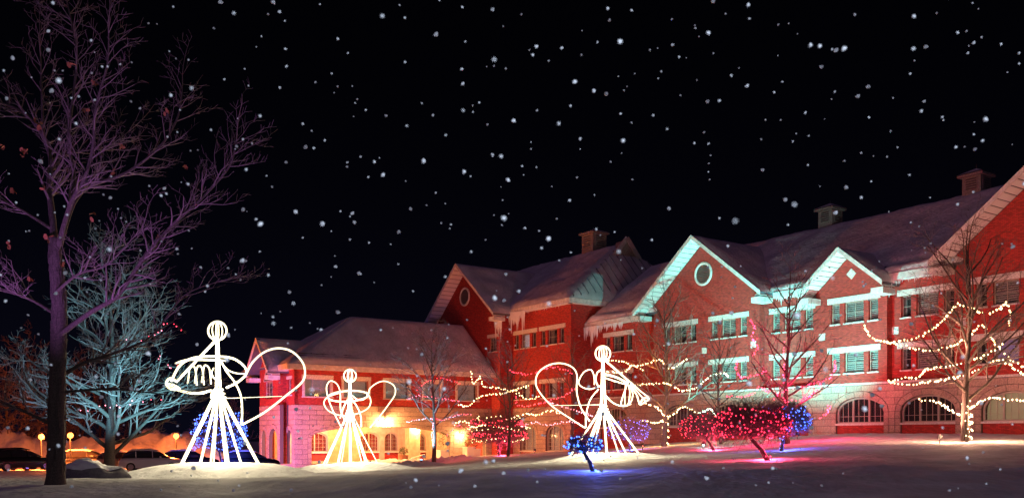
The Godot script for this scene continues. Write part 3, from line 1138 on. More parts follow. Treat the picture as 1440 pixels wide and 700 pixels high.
	for q in ai:
		arched_window(node, org, WI, q, -1.35, "dark", 1)
	mb = MB.new()
	mb.box(Vector3(-48.9, -2.38, 10.6), Vector3(-47.9, 1.5, 11.9))
	part(node, "pier", mb, M.plaster, L)
	# roof
	var e := 7.0
	var xe := -43.6
	var xb := -57.2
	var zl := 26.9
	var rx := -50.4
	var ry := 12.8
	var rzl := 17.3
	roof_plane(node, org, Vector3(xe, e, zl), Vector3(xe, e, ZR + 0.02), Vector3(rx, ry, ZR + 0.02), Vector3(rx, ry, rzl), 0.26)
	roof_plane(node, org, Vector3(xb, e, zl), Vector3(xe, e, zl), Vector3(rx, ry, rzl), Vector3(rx, ry, rzl), 0.2)
	roof_plane(node, org, Vector3(xb, e, ZR + 0.02), Vector3(xb, e, zl), Vector3(rx, ry, rzl), Vector3(rx, ry, ZR + 0.02), 0.26)
	eave_trim(node, org, Vector3(xe + 0.02, e - 0.05, zl), Vector3(xe + 0.02, e - 0.05, ZR + 0.05), Vector3(0.85, 0, 0), 0.45)
	eave_trim(node, org, Vector3(-46.5, e - 0.05, zl + 0.02), Vector3(xe, e - 0.05, zl + 0.02), Vector3(0, 0, 0.95), 0.45)
	gable(node, org, -49.1, 3.2, 26.8, 6.4, 9.8, 2.4, 1.2, 20.0, 0.35, 6.75)
	for k in 2:   # snow guards along the eave
		mb = MB.new()
		var off := Vector3(-0.75 - 0.28 * k, 0.9 + 0.22 * k, 0)
		mb.tube([Vector3(xe, e, 25.6) + off, Vector3(xe, e, 12.0) + off], [0.05], 6)
		part(node, "snow_guard_rail", mb, M.metal, L)
	for k in 12:
		mb = MB.new()
		var z := 25.4 - k * 1.2
		mb.bar(Vector3(xe - 0.75, e + 0.5, z), Vector3(xe - 1.05, e + 1.2, z), 0.06, 0.06, Vector3.RIGHT)
		part(node, "snow_guard_bracket", mb, M.metal, L)

# ---------------------------------------------------------------- trees
func rv() -> Vector3:
	return Vector3(rng.randf_range(-1, 1), rng.randf_range(-1, 1), rng.randf_range(-1, 1))

func branch(t: Dictionary, p: Vector3, dir: Vector3, length: float, r: float, lv: int) -> void:
	var n := clampi(int(length / t.step), 2, 8)
	var pts := [p]
	var rads := [r]
	var tip: float = maxf(r * 0.35, t.rmin)
	for i in n:
		dir = (dir + rv() * t.wob + Vector3.UP * t.up).normalized()
		p += dir * length / n
		var f := float(i + 1) / n
		var rr := lerpf(r, tip, f)
		pts.append(p)
		rads.append(rr)
		if lv < t.levels and (f > 0.2 or lv > 1):
			sprout(t, p, dir, length, f, rr, lv)
	if lv <= 1:
		t.limb.tube(pts, rads, 6)
	elif lv == 2:
		t.crown.tube(pts, rads, 4, false, false)
	else:
		for i in n:
			t.crown.twig(pts[i], pts[i + 1], rads[i], rads[i + 1])

func sprout(t: Dictionary, p: Vector3, dir: Vector3, length: float, f: float, rr: float, lv: int) -> void:
	var k: float = t.kids[mini(lv, t.kids.size() - 1)]
	var c := int(k) + (1 if rng.randf() < k - int(k) else 0)
	for q in c:
		var ax := dir.cross(rv()).normalized()
		var cd := dir.rotated(ax, rng.randf_range(t.ang * 0.6, t.ang * 1.25))
		cd.y = absf(cd.y) * 0.7 + cd.y * 0.3
		branch(t, p, cd.normalized(), maxf(length * t.ratio * (1.0 - 0.45 * f) * rng.randf_range(0.65, 1.2), t.least), maxf(rr * 0.58, t.rmin), lv + 1)

# a limb along given points that sprouts branches on the way
func guided(t: Dictionary, pts: Array, r0: float, r1: float, lv := 1, sprout_from := 0.15, length := 2.5) -> void:
	var s := smooth(pts, false, 5)
	var rads := []
	for i in s.size():
		rads.append(lerpf(r0, r1, float(i) / (s.size() - 1)))
	t.limb.tube(s, rads, 8 if r0 > 0.1 else 6)
	for i in range(1, s.size()):
		var f := float(i) / (s.size() - 1)
		if f > sprout_from:
			var d: Vector3 = (s[i] - s[i - 1]).normalized()
			sprout(t, s[i], d, length, f * 0.8, rads[i], lv)
	branch(t, s[-1], (s[-1] - s[-2]).normalized(), length * 0.5, r1, 2)

func smooth(p: Array, closed := false, sub := 6) -> Array:
	var out := []
	var m := p.size()
	for i in (m if closed else m - 1):
		var a: Vector3 = p[(i + m - 1) % m] if closed else p[maxi(i - 1, 0)]
		var b: Vector3 = p[i]
		var c: Vector3 = p[(i + 1) % m]
		var d: Vector3 = p[(i + 2) % m] if closed else p[mini(i + 2, m - 1)]
		for k in sub:
			out.append(b.cubic_interpolate(c, a, d, float(k) / sub))
	if not closed:
		out.append(p[-1])
	return out

func tree_dict(o := {}) -> Dictionary:
	var t := {limb = MB.new(), crown = MB.new(), step = 0.35, wob = 0.16, up = 0.05, levels = 4, kids = [1.0, 1.0, 1.0, 1.1], ang = 0.8, ratio = 0.5, rmin = 0.008, least = 0.25}
	t.merge(o, true)
	return t

func tree_node(called: String, label: String, base: Vector3, trunk: MB, t: Dictionary, bark: Material, twig: Material, group := "") -> Node3D:
	var back := Transform3D(Basis.IDENTITY, -base)
	var node := thing(called, label, "tree", Transform3D(Basis.IDENTITY, base), group)
	part(node, "trunk", trunk, bark, back)
	if t.limb.v.size():
		part(node, "limbs", t.limb, bark, back)
	var c := part(node, "crown", t.crown, twig, back)
	stuff(c)
	return node

# a free-grown street tree with an upright trunk and ascending limbs
func street_tree(label: String, base: Vector3, height: float, spread: float, r: float, bark: Material, twig: Material, o := {}, fork := 0.25) -> Node3D:
	var t := tree_dict(o)
	var pts := []
	var rads := []
	for i in 9:
		var f := i / 8.0
		pts.append(base + Vector3(0.12 * sin(f * 5 + base.x), height * 0.82 * f - 0.1, 0.1 * cos(f * 4 + base.z)))
		rads.append(lerpf(r, r * 0.16, pow(f, 0.8)))
	var tr := MB.new()
	tr.tube(pts, rads, 10)
	var limbs: int = o.get("limbs", 16)
	for i in limbs:
		var f := fork + (0.95 - fork) * i / (limbs - 1.0)
		var p: Vector3 = base + Vector3(0, height * 0.82 * f, 0)
		var az := i * 2.4 + rng.randf_range(-0.4, 0.4)
		var rise := lerpf(0.35, 1.3, f) + rng.randf_range(-0.15, 0.15)
		var len := spread * (1.05 - 0.62 * (f - fork) / (1 - fork)) * rng.randf_range(0.85, 1.15)
		branch(t, p, Vector3(cos(az), rise, sin(az)).normalized(), len, lerpf(r * 0.42, r * 0.2, f), 1)
	branch(t, pts[-1], Vector3.UP, height * 0.2, r * 0.16, 1)
	return tree_node("bare_tree", label, base, tr, t, bark, twig)

# lights on a wire: string_lights > wire, bulbs
func light_string(label: String, lines: Array, m: Material, space := 0.17, r := 0.03, group := "", jit := 0.04, light := 0.0, color := Color.WHITE, lamp_at := Vector3.INF) -> Node3D:
	var w := MB.new()
	var b := MB.new()
	var mid := Vector3.ZERO
	var cnt := 0
	for pts in lines:
		var s := smooth(pts, false, 8)
		w.tube(s, [0.008], 3, false, false)
		var carry := 0.0
		for i in s.size() - 1:
			var l: float = s[i].distance_to(s[i + 1])
			while carry < l:
				b.bulb(s[i].lerp(s[i + 1], carry / l) + rv() * jit, r * rng.randf_range(0.75, 1.2))
				carry += space * rng.randf_range(0.7, 1.3)
			carry -= l
			mid += s[i]
			cnt += 1
	mid /= maxi(cnt, 1)
	var base: Vector3 = lines[0][0]
	var node := thing("string_lights", label, "string lights", Transform3D(Basis.IDENTITY, base), group)
	var back := Transform3D(Basis.IDENTITY, -base)
	part(node, "wire", w, M.wire, back)
	stuff(part(node, "bulbs", b, m, back))
	if light > 0.0:
		omni(node, (mid if lamp_at == Vector3.INF else lamp_at) - base, color, light, 0.3)
	return node

func omni(node: Node3D, p: Vector3, c: Color, e: float, size := 0.1) -> OmniLight3D:
	var l := OmniLight3D.new()
	l.name = "lamp"
	l.light_color = c
	l.light_energy = e
	l.omni_range = 80.0
	l.omni_attenuation = 2.0
	l.light_size = size
	l.shadow_enabled = true
	node.add_child(l, true)
	l.position = p
	return l

# pixel polyline at a tree's depth, swaying to and fro through its crown
func draped(d: float, px: Array, amp := 1.0, ph := 0.0) -> Array:
	var out := []
	for i in px.size():
		out.append(at(px[i][0], px[i][1], d + amp * sin(i * 1.3 + ph)))
	return out

func build_trees() -> void:
	# the big tree near the camera
	var base := hit(78, 682)
	var d := -base.z
	var D := func(pts: Array, z0: float, z1: float) -> Array:
		var o := []
		for i in pts.size():
			o.append(at(pts[i][0], pts[i][1], d + lerpf(z0, z1, float(i) / (pts.size() - 1))))
		return o
	var t := tree_dict({levels = 4, kids = [1.0, 1.3, 1.35, 1.5], step = 0.26, wob = 0.22, up = 0.05, ratio = 0.5, rmin = 0.004, least = 0.2, ang = 0.8})
	var tr := MB.new()
	var tp := smooth(D.call([[77, 688], [78, 640], [79, 560], [81, 480], [82, 430], [78, 380], [75, 335]], 0, 0), false, 4)
	var rads := []
	for i in tp.size():
		var f := float(i) / (tp.size() - 1)
		rads.append(lerpf(0.225, 0.15, f) + 0.1 * pow(maxf(0.0, 1.0 - f * 9.0), 2.0))
	tr.tube(tp, rads, 14)
	for j in 340:   # ridges of the bark
		var a := rng.randf() * TAU
		var f := 0.1 + rng.randf() * 0.85
		var k := int(f * (tp.size() - 2))
		var p: Vector3 = tp[k].lerp(tp[k + 1], fmod(f * (tp.size() - 2), 1.0))
		var o := Vector3(cos(a), 0, sin(a))
		var rr: float = rads[k] * 0.985
		var ln := rng.randf_range(0.08, 0.3)
		tr.twig(p + o * rr, p + o * rr * 1.0 + Vector3(rng.randf_range(-0.02, 0.02), ln, 0), 0.016, 0.012)
	for g in [
		[[[76, 345], [72, 300], [68, 262], [70, 220], [52, 178], [20, 152], [-20, 140]], 0.13, 0.035, 0.0, 1.2],
		[[[80, 350], [88, 320], [100, 282], [118, 250], [130, 205], [134, 150], [150, 90], [152, 40]], 0.1, 0.02, 0.0, -1.6],
		[[[96, 290], [104, 255], [95, 195], [102, 137], [107, 75], [99, 28], [90, -10]], 0.07, 0.02, -0.4, 1.0],
		[[[84, 345], [112, 272], [178, 242], [225, 205], [250, 162], [256, 118]], 0.075, 0.018, 0.3, 1.4],
		[[[84, 470], [125, 440], [165, 415], [200, 365], [240, 318], [282, 280], [322, 234], [332, 198]], 0.1, 0.018, -0.1, -1.5],
		[[[86, 528], [118, 510], [150, 500], [210, 474], [258, 416], [306, 396]], 0.09, 0.014, 0.2, 1.5],
		[[[84, 552], [150, 547], [210, 552], [262, 560]], 0.06, 0.012, 0.0, 1.2],
		[[[70, 596], [30, 577], [-10, 562], [-60, 548]], 0.07, 0.02, 0.0, -0.8],
		[[[72, 322], [30, 296], [-10, 276], [-60, 240]], 0.06, 0.02, 0.1, -1.5],
		[[[74, 440], [40, 420], [0, 408], [-50, 400]], 0.06, 0.02, 0.1, -2.4],
		[[[78, 410], [110, 385], [150, 372], [190, 330]], 0.06, 0.016, -0.2, -2.2],
		[[[70, 225], [100, 215], [150, 205], [180, 185]], 0.05, 0.014, 0.6, 2.2],
		[[[60, 190], [58, 140], [56, 80], [54, 10]], 0.05, 0.012, 0.8, 1.6],
	]:
		guided(t, D.call(g[0], g[3], g[4]), g[1] * 0.72, g[2] * 0.7, 1, 0.2, 2.2)
	var node := tree_node("big_bare_tree", "tall dark tree with a thick trunk and a few brown leaves left", base, tr, t, M.bark, M.twig)
	for q in [[135, 115], [101, 92], [33, 218], [34, 212], [52, 172], [19, 270], [131, 304], [233, 158], [156, 242], [55, 178], [68, 336], [3, 204], [221, 332], [120, 158], [62, 268], [170, 206], [260, 236], [88, 372], [40, 396], [12, 345]]:
		var c := at(q[0], q[1], d + rng.randf_range(-0.6, 0.6))
		for k in 3:
			var lf := MB.new()
			var s := rng.randf_range(0.03, 0.055)
			var R := Transform3D(Basis(rv().normalized(), rng.randf() * 6.0), c + rv() * 0.07)
			lf.grid(2, 2, func(i, j): return R * Vector3((i - 1) * s * (1.0 if j == 1 else 0.55), (j - 1) * s * 1.3, 0.02 * absf(i - 1)))
			part(node, "leaf", lf, M.leaf, Transform3D(Basis.IDENTITY, -base))
	# the bare tree by the car park, lit from below
	var b2 := on_snow(155, 46.0)
	street_tree("bare tree lit icy blue from below beside the car park", b2, 12.0, 5.0, 0.3, M.bark, M.twig, {levels = 4, kids = [1.0, 1.15, 1.2, 1.4], limbs = 28, step = 0.36, wob = 0.24, up = 0.03, ratio = 0.55, rmin = 0.008, least = 0.35}, 0.1)
	# trees on the lawn before the building
	var b3 := hit(609, 653, 40.0)
	street_tree("slim bare tree in front of the entrance arch with bluish upper twigs", b3, 11.0, 4.0, 0.2, M.bark, M.twig, {levels = 4, kids = [1.0, 1.0, 1.1, 1.2], limbs = 18, step = 0.3, rmin = 0.011}, 0.32)
	var b4 := on_snow(715, 72.0)
	street_tree("bare tree behind the red-lit round bush, hung with warm and red lights", b4, 9.5, 4.2, 0.15, M.bark, M.twig, {levels = 4, kids = [1.0, 1.0, 1.0, 1.1], limbs = 16, rmin = 0.011}, 0.3)
	var b5 := on_snow(806, 72.0)
	street_tree("dark bare tree before the corner of the tall brick block", b5, 9.0, 3.6, 0.16, M.bark, M.twig, {levels = 4, kids = [1.0, 1.0, 1.0, 1.1], limbs = 16, rmin = 0.011}, 0.25)
	var b6 := hit(936, 627, 45.0)
	street_tree("bare tree with warm white light chains and a glowing trunk beside the trumpet angel", b6, 12.6, 5.0, 0.23, M.bark, M.twig, {levels = 4, kids = [1.0, 1.05, 1.05, 1.2], limbs = 20, rmin = 0.01}, 0.22)
	var b6b := hit(1012, 624, 45.0)
	street_tree("small twiggy tree lit white by the bright floodlight", b6b, 8.3, 3.4, 0.13, M.bark, M.twig, {levels = 4, kids = [1.0, 1.0, 1.1, 1.2], limbs = 16, rmin = 0.01}, 0.25)
	var b7 := hit(1108, 624, 40.0)
	street_tree("bare tree with red light chains behind the round bushes", b7, 10.6, 3.7, 0.19, M.bark, M.twig, {levels = 4, kids = [1.0, 1.0, 1.05, 1.1], limbs = 22, rmin = 0.009}, 0.2)
	var b8 := hit(1361, 621, 38.0)
	var d8 := -b8.z
	street_tree("broad bare tree draped in swags of warm white lights before the arched windows", b8, 11.3, 5.2, 0.21, M.bark, M.twig, {levels = 4, limbs = 24, rmin = 0.007, up = 0.03, kids = [1.0, 1.15, 1.15, 1.3]}, 0.22)
	# chains of lights
	var n8 := "warm light chains on the broad bare tree"
	var s8 := [
		[[[1216, 458], [1226, 474], [1244, 480], [1276, 478], [1308, 466], [1332, 444], [1346, 428], [1364, 432], [1384, 440], [1404, 436], [1416, 426], [1422, 440], [1420, 458]], "topmost warm light chain on the broad bare tree, peaking over its trunk"],
		[[[1230, 476], [1264, 484], [1300, 492], [1332, 488], [1360, 476], [1380, 458], [1392, 470], [1408, 492], [1436, 514], [1462, 520]], "second warm light chain from the top of the broad bare tree"],
		[[[1250, 536], [1272, 532], [1292, 530], [1304, 519], [1332, 516], [1368, 506], [1392, 496], [1412, 484]], "middle warm light chain on the broad bare tree"],
		[[[1252, 538], [1280, 541], [1312, 536], [1348, 530], [1376, 520], [1400, 506], [1420, 512], [1440, 526], [1465, 530]], "warm light chain just below the middle one on the broad bare tree"],
		[[[1292, 562], [1320, 566], [1340, 578], [1352, 586]], "short warm light chain running to the trunk of the broad bare tree"],
		[[[1364, 574], [1392, 560], [1416, 562], [1444, 562], [1470, 556]], "lowest warm light chain on the broad bare tree, before the lit arched window"],
	]
	var ph := 0.0
	for s in s8:
		light_string(s[1], [draped(d8, s[0], 0.9, ph)], M.warm, 0.19, 0.05, n8, 0.05, 4.0, Color(1, 0.74, 0.6))
		ph += 1.1
	var wrap := []
	for i in 26:
		wrap.append(b8 + Vector3(cos(i * 1.25) * 0.24, 0.15 + i * 0.075, sin(i * 1.25) * 0.24))
	light_string("warm light chain wound round the trunk of the broad bare tree", [wrap], M.warm, 0.15, 0.04, n8, 0.02, 60.0, Color(1, 0.76, 0.58))
	var d6 := -b6.z
	var n6 := "warm light chains beside the trumpet angel"
	var s6 := [
		[[[852, 508], [872, 507], [888, 514], [903, 514], [926, 506], [940, 517], [952, 515], [967, 503]], "topmost warm light chain on the tree beside the trumpet angel"],
		[[[854, 522], [877, 523], [890, 514], [905, 520]], "short warm light chain behind the trumpet angel's head"],
		[[[888, 542], [913, 540], [934, 539], [946, 543], [960, 549], [979, 545], [999, 529], [1018, 524], [1024, 530]], "long warm light chain rising to a bright cluster right of the glowing trunk"],
		[[[906, 566], [920, 571], [930, 578], [938, 590]], "warm light chain running down to the glowing trunk"],
		[[[905, 591], [918, 594], [932, 592], [946, 584], [962, 572], [982, 580], [999, 575], [1009, 586], [1018, 584]], "lowest warm light chain on the tree beside the trumpet angel"],
	]
	for s in s6:
		light_string(s[1], [draped(d6, s[0], 0.9, ph)], M.warm, 0.21, 0.056, n6, 0.05, 3.5, Color(1, 0.7, 0.38))
		ph += 1.1
	wrap = []
	for i in 24:
		wrap.append(b6 + Vector3(cos(i * 1.25) * 0.24, 0.12 + i * 0.1, sin(i * 1.25) * 0.24))
	light_string("warm light chain wound round the glowing trunk beside the trumpet angel", [wrap], M.warm, 0.17, 0.045, n6, 0.02, 26.0, Color(1, 0.62, 0.3))
	var d7 := -b7.z
	var s7 := [
		[[[1055, 450], [1062, 462], [1058, 474], [1066, 490], [1056, 500]], "red light chain hanging highest on the tree behind the round bushes"],
		[[[1037, 508], [1036, 518], [1042, 531], [1058, 529], [1068, 525], [1079, 522]], "hook-shaped red light chain on the tree behind the round bushes"],
		[[[1022, 556], [1048, 557], [1060, 551], [1068, 545], [1086, 552]], "red light chain left of the trunk behind the round bushes"],
		[[[1090, 560], [1104, 549], [1130, 544], [1152, 537], [1154, 544]], "red light chain right of the trunk behind the round bushes"],
		[[[1108, 564], [1128, 562], [1142, 555], [1152, 546]], "lower red light chain right of the trunk behind the round bushes"],
		[[[1152, 588], [1162, 582], [1168, 572], [1160, 570]], "small curl of red lights low before the arched windows"],
		[[[1174, 508], [1176, 516], [1170, 528], [1152, 538]], "red light chain at the twig tips before the brick wall"],
		[[[1104, 480], [1103, 520], [1104, 550], [1104, 575]], "red lights running up the trunk behind the round bushes"],
	]
	for s in s7:
		light_string(s[1], [draped(d7, s[0], 0.8, ph)], M.red, 0.17, 0.047, "red light chains on the tree behind the round bushes", 0.06, 6.0, Color(1, 0.2, 0.42))
		ph += 1.0
	var d4 := -b4.z
	var s4 := [
		[[[662, 523], [665, 539], [675, 530], [679, 542], [699, 545], [720, 549], [744, 542]], "warm light chain in loops left of the red-lit round bush's tree", "warm"],
		[[[646, 569], [658, 571], [675, 557], [700, 554], [722, 551]], "long warm light chain sloping down before the pavilion windows", "warm"],
		[[[638, 597], [650, 592], [668, 600], [684, 596]], "short warm light chain on the pavilion side of the round bush", "warm"],
		[[[724, 586], [740, 582], [756, 584], [772, 577], [790, 583]], "warm light chain low before the tall brick block", "warm"],
		[[[718, 521], [735, 526], [750, 525], [768, 517], [786, 517], [806, 525]], "topmost red light chain before the tall brick block", "red"],
		[[[726, 558], [728, 570], [750, 569], [768, 565], [792, 557], [808, 546]], "middle red light chain before the tall brick block", "red"],
		[[[722, 548], [732, 556], [744, 562], [758, 558]], "short warm light chain crossing a red one before the tall brick block", "warm"],
		[[[732, 600], [752, 594], [772, 598], [800, 592], [822, 600]], "lowest pink light chain before the tall brick block", "pink"],
		[[[772, 566], [800, 574], [826, 582], [842, 590]], "pink light chain behind the trumpet angel's wing", "pink"],
	]
	for s in s4:
		light_string(s[1], [draped(d4 - 1.5, s[0], 0.9, ph)], M[s[2]], 0.19, 0.05, "light chains before the tall brick block", 0.07, 0.5, Color(1, 0.7, 0.4) if s[2] == "warm" else Color(1, 0.15, 0.25))
		ph += 1.0
	var d3 := -b3.z
	var s3 := [
		[[[586, 548], [596, 540], [603, 535], [624, 532], [647, 540]], "upper red light chain on the slim tree before the entrance arch"],
		[[[572, 562], [586, 556], [602, 558], [621, 560], [648, 565]], "middle red light chain on the slim tree before the entrance arch"],
		[[[572, 594], [584, 590], [606, 588], [624, 590], [645, 583], [664, 583]], "lower red light chain on the slim tree before the entrance arch"],
		[[[628, 612], [636, 604], [646, 598], [650, 606]], "short red light chain between the slim tree and the round bush"],
		[[[608, 648], [610, 632], [607, 616], [609, 600], [606, 588]], "red lights running up the slim trunk before the entrance arch"],
	]
	for s in s3:
		light_string(s[1], [draped(d3, s[0], 0.5, ph)], M.red, 0.18, 0.042, "red light chains on the slim tree", 0.05, 1.4, Color(1, 0.12, 0.25))
		ph += 1.0
	light_string("tiny red lights in the tree lit icy blue", [draped(44, [[70, 560], [110, 574], [150, 571], [190, 566], [230, 560]], 1.5, 0), draped(44, [[180, 480], [215, 470], [240, 452], [262, 470]], 1.5, 1), draped(44, [[225, 500], [240, 515], [262, 505]], 1.5, 2)], M.red, 0.55, 0.03, "", 0.15)

# ---------------------------------------------------------------- angels of rope light
func angel_part(node: Node3D, called: String, pts: Array, r: float, closed := false, straight := false) -> MeshInstance3D:
	var mb := MB.new()
	mb.tube(pts if straight else smooth(pts, closed, 6), [r * 0.5], 8, closed)
	return part(node, called, mb, M.rope, Transform3D(Basis.IDENTITY, -node.position))

func ellipse(c: Vector3, u: Vector3, v: Vector3, n := 20) -> Array:
	var o := []
	for i in n:
		o.append(c + u * cos(TAU * i / n) + v * sin(TAU * i / n))
	return o

func angel(label: String, d: float, cx: float, foot: float, head: Array, waist: Array, feet: Array, r: float) -> Node3D:
	var c := at(cx, HORIZON, d)
	var base := Vector3(c.x, ground(c.x, c.z), c.z)
	var node := thing("light_angel", label, "light sculpture", Transform3D(Basis.IDENTITY, base), "angels of white rope light")
	var px := d / FOCAL
	var hc := at(head[0], head[1], d)
	var hr: float = head[2] * px
	angel_part(node, "head", ellipse(hc, Vector3(hr, 0, 0), Vector3(0, hr, 0)), r * 0.9, true)
	angel_part(node, "head", ellipse(hc, Vector3(hr * 0.42, 0, hr * 0.9), Vector3(0, hr, 0)), r * 0.75, true)
	angel_part(node, "head", ellipse(hc, Vector3(-hr * 0.25, 0, hr * 0.95), Vector3(0, hr, 0)), r * 0.6, true)
	var w := at(waist[0], waist[1], d)
	for s in [-1.0, 1.0]:
		angel_part(node, "spine", [hc + Vector3(s * 0.02, -hr, 0), w + Vector3(s * 0.09, 0, 0.06 * s)], r * 1.15, false, true)
	# gathered waist
	for k in 3:
		angel_part(node, "belt", ellipse(w + Vector3(0, 0.1 - 0.13 * k, 0), Vector3(0.14 + 0.05 * k, 0, 0), Vector3(0, 0.03 * (k - 1), 0.14 + 0.05 * k)), r * 0.9, true)
	# robe: straight ropes of light from the waist down to a ring of pegs in the snow
	var R := 0.0
	for f in feet:
		R = maxf(R, absf(f[0] - cx) * px)
	for i in feet.size():
		var dx: float = (feet[i][0] - cx) * px
		var dz := sqrt(maxf(R * R - dx * dx, 0.0)) * (1.0 if i % 2 else -0.55)
		var q := Vector3(c.x + dx * (1.0 - dz / d), 0, c.z + dz)
		q.y = ground(q.x, q.z) - 0.04
		angel_part(node, "robe_rope", [w + Vector3(dx * 0.09, -0.08, dz * 0.09), q], r * feet[i][1], false, true)
	for k in 3:
		omni(node, [w + Vector3(0, 0.35, 0.3), hc - Vector3(0, 0.5, -0.3), base + Vector3(0, 1.3, 0)][k] - base, Color(1, 0.92, 0.74), [5.0, 3.0, 16.0][k], 0.4)
	return node

func build_angels() -> void:
	var d := 31.0
	var n := angel("large angel of white rope light blowing a long horn, with one heart-shaped wing", d, 306, 652, [305, 465, 13], [306.5, 552], [[251, 1.7], [299, 1.25], [307, 0.8], [314, 0.9], [330, 1.1], [337, 1.2], [363, 1.45], [318, 0.7]], 0.07)
	var P := func(a: Array, z := 0.0) -> Array:
		var o := []
		for q in a:
			o.append(at(q[0], q[1], d + z + (q[2] if q.size() > 2 else 0.0)))
		return o
	angel_part(n, "horn", P.call([[301, 480], [247, 537]], -0.15), 0.085, false, true)
	angel_part(n, "horn_bell", P.call([[247, 536], [238, 532], [233, 539], [238, 546], [250, 548]], -0.2), 0.08)
	angel_part(n, "horn_bell", P.call([[233, 539], [243, 541], [252, 546]], -0.3), 0.06)
	angel_part(n, "arms", P.call([[240, 536, -0.5], [252, 514, -0.6], [272, 503, -0.3], [304, 501, 0.5], [327, 504, 0.3], [342, 514, 0], [346, 525, -0.3], [334, 537, -0.6], [318, 545, -0.4]]), 0.075)
	angel_part(n, "arms", P.call([[246, 511, -0.3], [262, 506, 0], [290, 506, -0.4], [318, 507, -0.2]]), 0.06)
	angel_part(n, "arms", P.call([[236, 540, -0.6], [252, 549, -0.5], [277, 553, -0.4], [296, 549, -0.1]]), 0.08)
	for k in 3:
		var x := 266.0 + k * 10
		angel_part(n, "sleeve_loop", P.call([[x - 3, 540 - k], [x, 520 - k * 2], [x + 4, 514], [x + 8, 520], [x + 10, 542 - k]], -0.5), 0.05)
	angel_part(n, "sleeve_loop", P.call([[300, 517], [297, 524], [301, 532], [306, 526]], -0.2), 0.035)
	angel_part(n, "cloak", P.call([[310, 507, 0], [318, 522, 0.2], [330, 538, 0.3], [338, 556, 0.4], [340, 578, 0.4], [339, 597, 0.3]]), 0.06)
	angel_part(n, "cloak", P.call([[309, 507, 0], [320, 520, 0], [334, 525, 0.1], [346, 525, 0.2]]), 0.045)
	angel_part(n, "wing", P.call([[346, 525, 0.2], [355, 509, 0.4], [371, 495, 0.6], [390, 489.5, 0.8], [409, 493.5, 0.9], [424, 507.6, 0.9], [428.5, 523, 0.9], [424, 537.5, 0.8], [402, 556, 0.7], [371, 580, 0.5], [340, 597, 0.3]]), 0.065)
	angel_part(n, "glowing_brace_wire", P.call([[317, 560, 0], [396, 557, 0.7]]), 0.018, false, true)  # thin wire, given the glow of the ropes
	for k in 5:
		angel_part(n, "bow", P.call([[300 + k * 3, 548], [296 + k * 4, 556 + (k % 2) * 3], [303 + k * 2, 560], [308, 552]], -0.2), 0.04)
	d = 48.0
	n = angel("angel of white rope light with two wings before the entrance arch", d, 492, 647, [491.8, 528, 8.7], [491.5, 580], [[454, 1.0], [461, 0.9], [471, 0.9], [481.5, 0.9], [490, 0.8], [498, 1.0], [511, 0.9], [521, 1.0], [529.5, 0.6], [486, 0.6], [505, 0.6]], 0.075)
	P = func(a: Array, z := 0.0) -> Array:
		var o := []
		for q in a:
			o.append(at(q[0], q[1], d + z + (q[2] if q.size() > 2 else 0.0)))
		return o
	var px := d / FOCAL
	angel_part(n, "collar", ellipse(at(489, 557, d), Vector3(28 * px, 0.1, 0), Vector3(0, 6 * px, 0.9)), 0.085, true)
	angel_part(n, "arms", P.call([[478, 552, 0], [462, 557, -0.3], [455, 566, -0.6], [461, 577, -0.9], [476, 583.5, -1], [491, 584, -1], [506, 580, -0.9], [518, 573, -0.6], [521, 562, -0.2], [515, 551, 0]]), 0.06)
	angel_part(n, "wing", P.call([[479, 600, 0.2], [464, 568.6, 0.6], [458.6, 546, 0.8], [464, 535.5, 0.8], [473.5, 540, 0.6], [478, 552.6, 0.3], [478.5, 576, 0.1], [484, 590, 0]]), 0.06)
	angel_part(n, "wing", P.call([[495, 556, 0], [503, 562, 0.2], [512, 561, 0.3], [518, 553, 0.4], [520, 546, 0.5], [530.7, 538, 0.7], [542, 536, 0.9], [553.6, 542, 1], [555.4, 554, 1], [544.4, 571, 0.8], [530.7, 589, 0.6], [520, 601, 0.4]]), 0.06)
	angel_part(n, "cloak", P.call([[494, 560, 0], [502, 572, 0], [507, 584, 0], [508, 600, 0.2]]), 0.06)
	angel_part(n, "cloak", P.call([[488, 562, 0], [482, 574, 0], [478, 588, 0]]), 0.06)
	d = 39.5
	n = angel("angel of white rope light holding a trumpet and bells, with one heart-shaped wing", d, 850, 646, [848, 497, 10.5], [848.5, 574], [[801.5, 1.0], [815, 1.0], [836, 0.8], [848, 0.8], [856.5, 1.1], [866, 0.8], [883, 1.0], [899.5, 1.0], [828, 0.6]], 0.075)
	P = func(a: Array, z := 0.0) -> Array:
		var o := []
		for q in a:
			o.append(at(q[0], q[1], d + z + (q[2] if q.size() > 2 else 0.0)))
		return o
	angel_part(n, "wing", P.call([[829, 592, 0.2], [817, 573, 0.4], [811, 550, 0.6], [811.4, 527, 0.7], [804, 515.7, 0.8], [788.6, 510.6, 0.9], [771.4, 513.4, 1], [757, 524, 1], [753.4, 538.6, 1], [760, 553, 0.9], [777, 571.4, 0.7], [800, 587, 0.4], [823, 602, 0.1]]), 0.062)
	angel_part(n, "sleeve_loop", P.call([[841, 544], [828.6, 547], [817, 543], [814, 535.7], [821.4, 523], [831.4, 520], [835.7, 530], [836, 541]], 0.2), 0.05)
	angel_part(n, "sleeve_loop", P.call([[846, 520], [840, 524], [838, 534], [842, 543], [847, 540]], -0.2), 0.06)
	angel_part(n, "cloak", P.call([[842, 547], [830, 562], [824, 584], [824, 601]], 0.1), 0.05)
	angel_part(n, "cloak", P.call([[852, 556], [862, 566], [876, 571], [888, 568]], -0.2), 0.05)
	angel_part(n, "trumpet", P.call([[853, 508], [886, 537]], -0.3), 0.08, false, true)
	angel_part(n, "arm", P.call([[849, 526], [866, 530], [884, 539]], -0.3), 0.09)
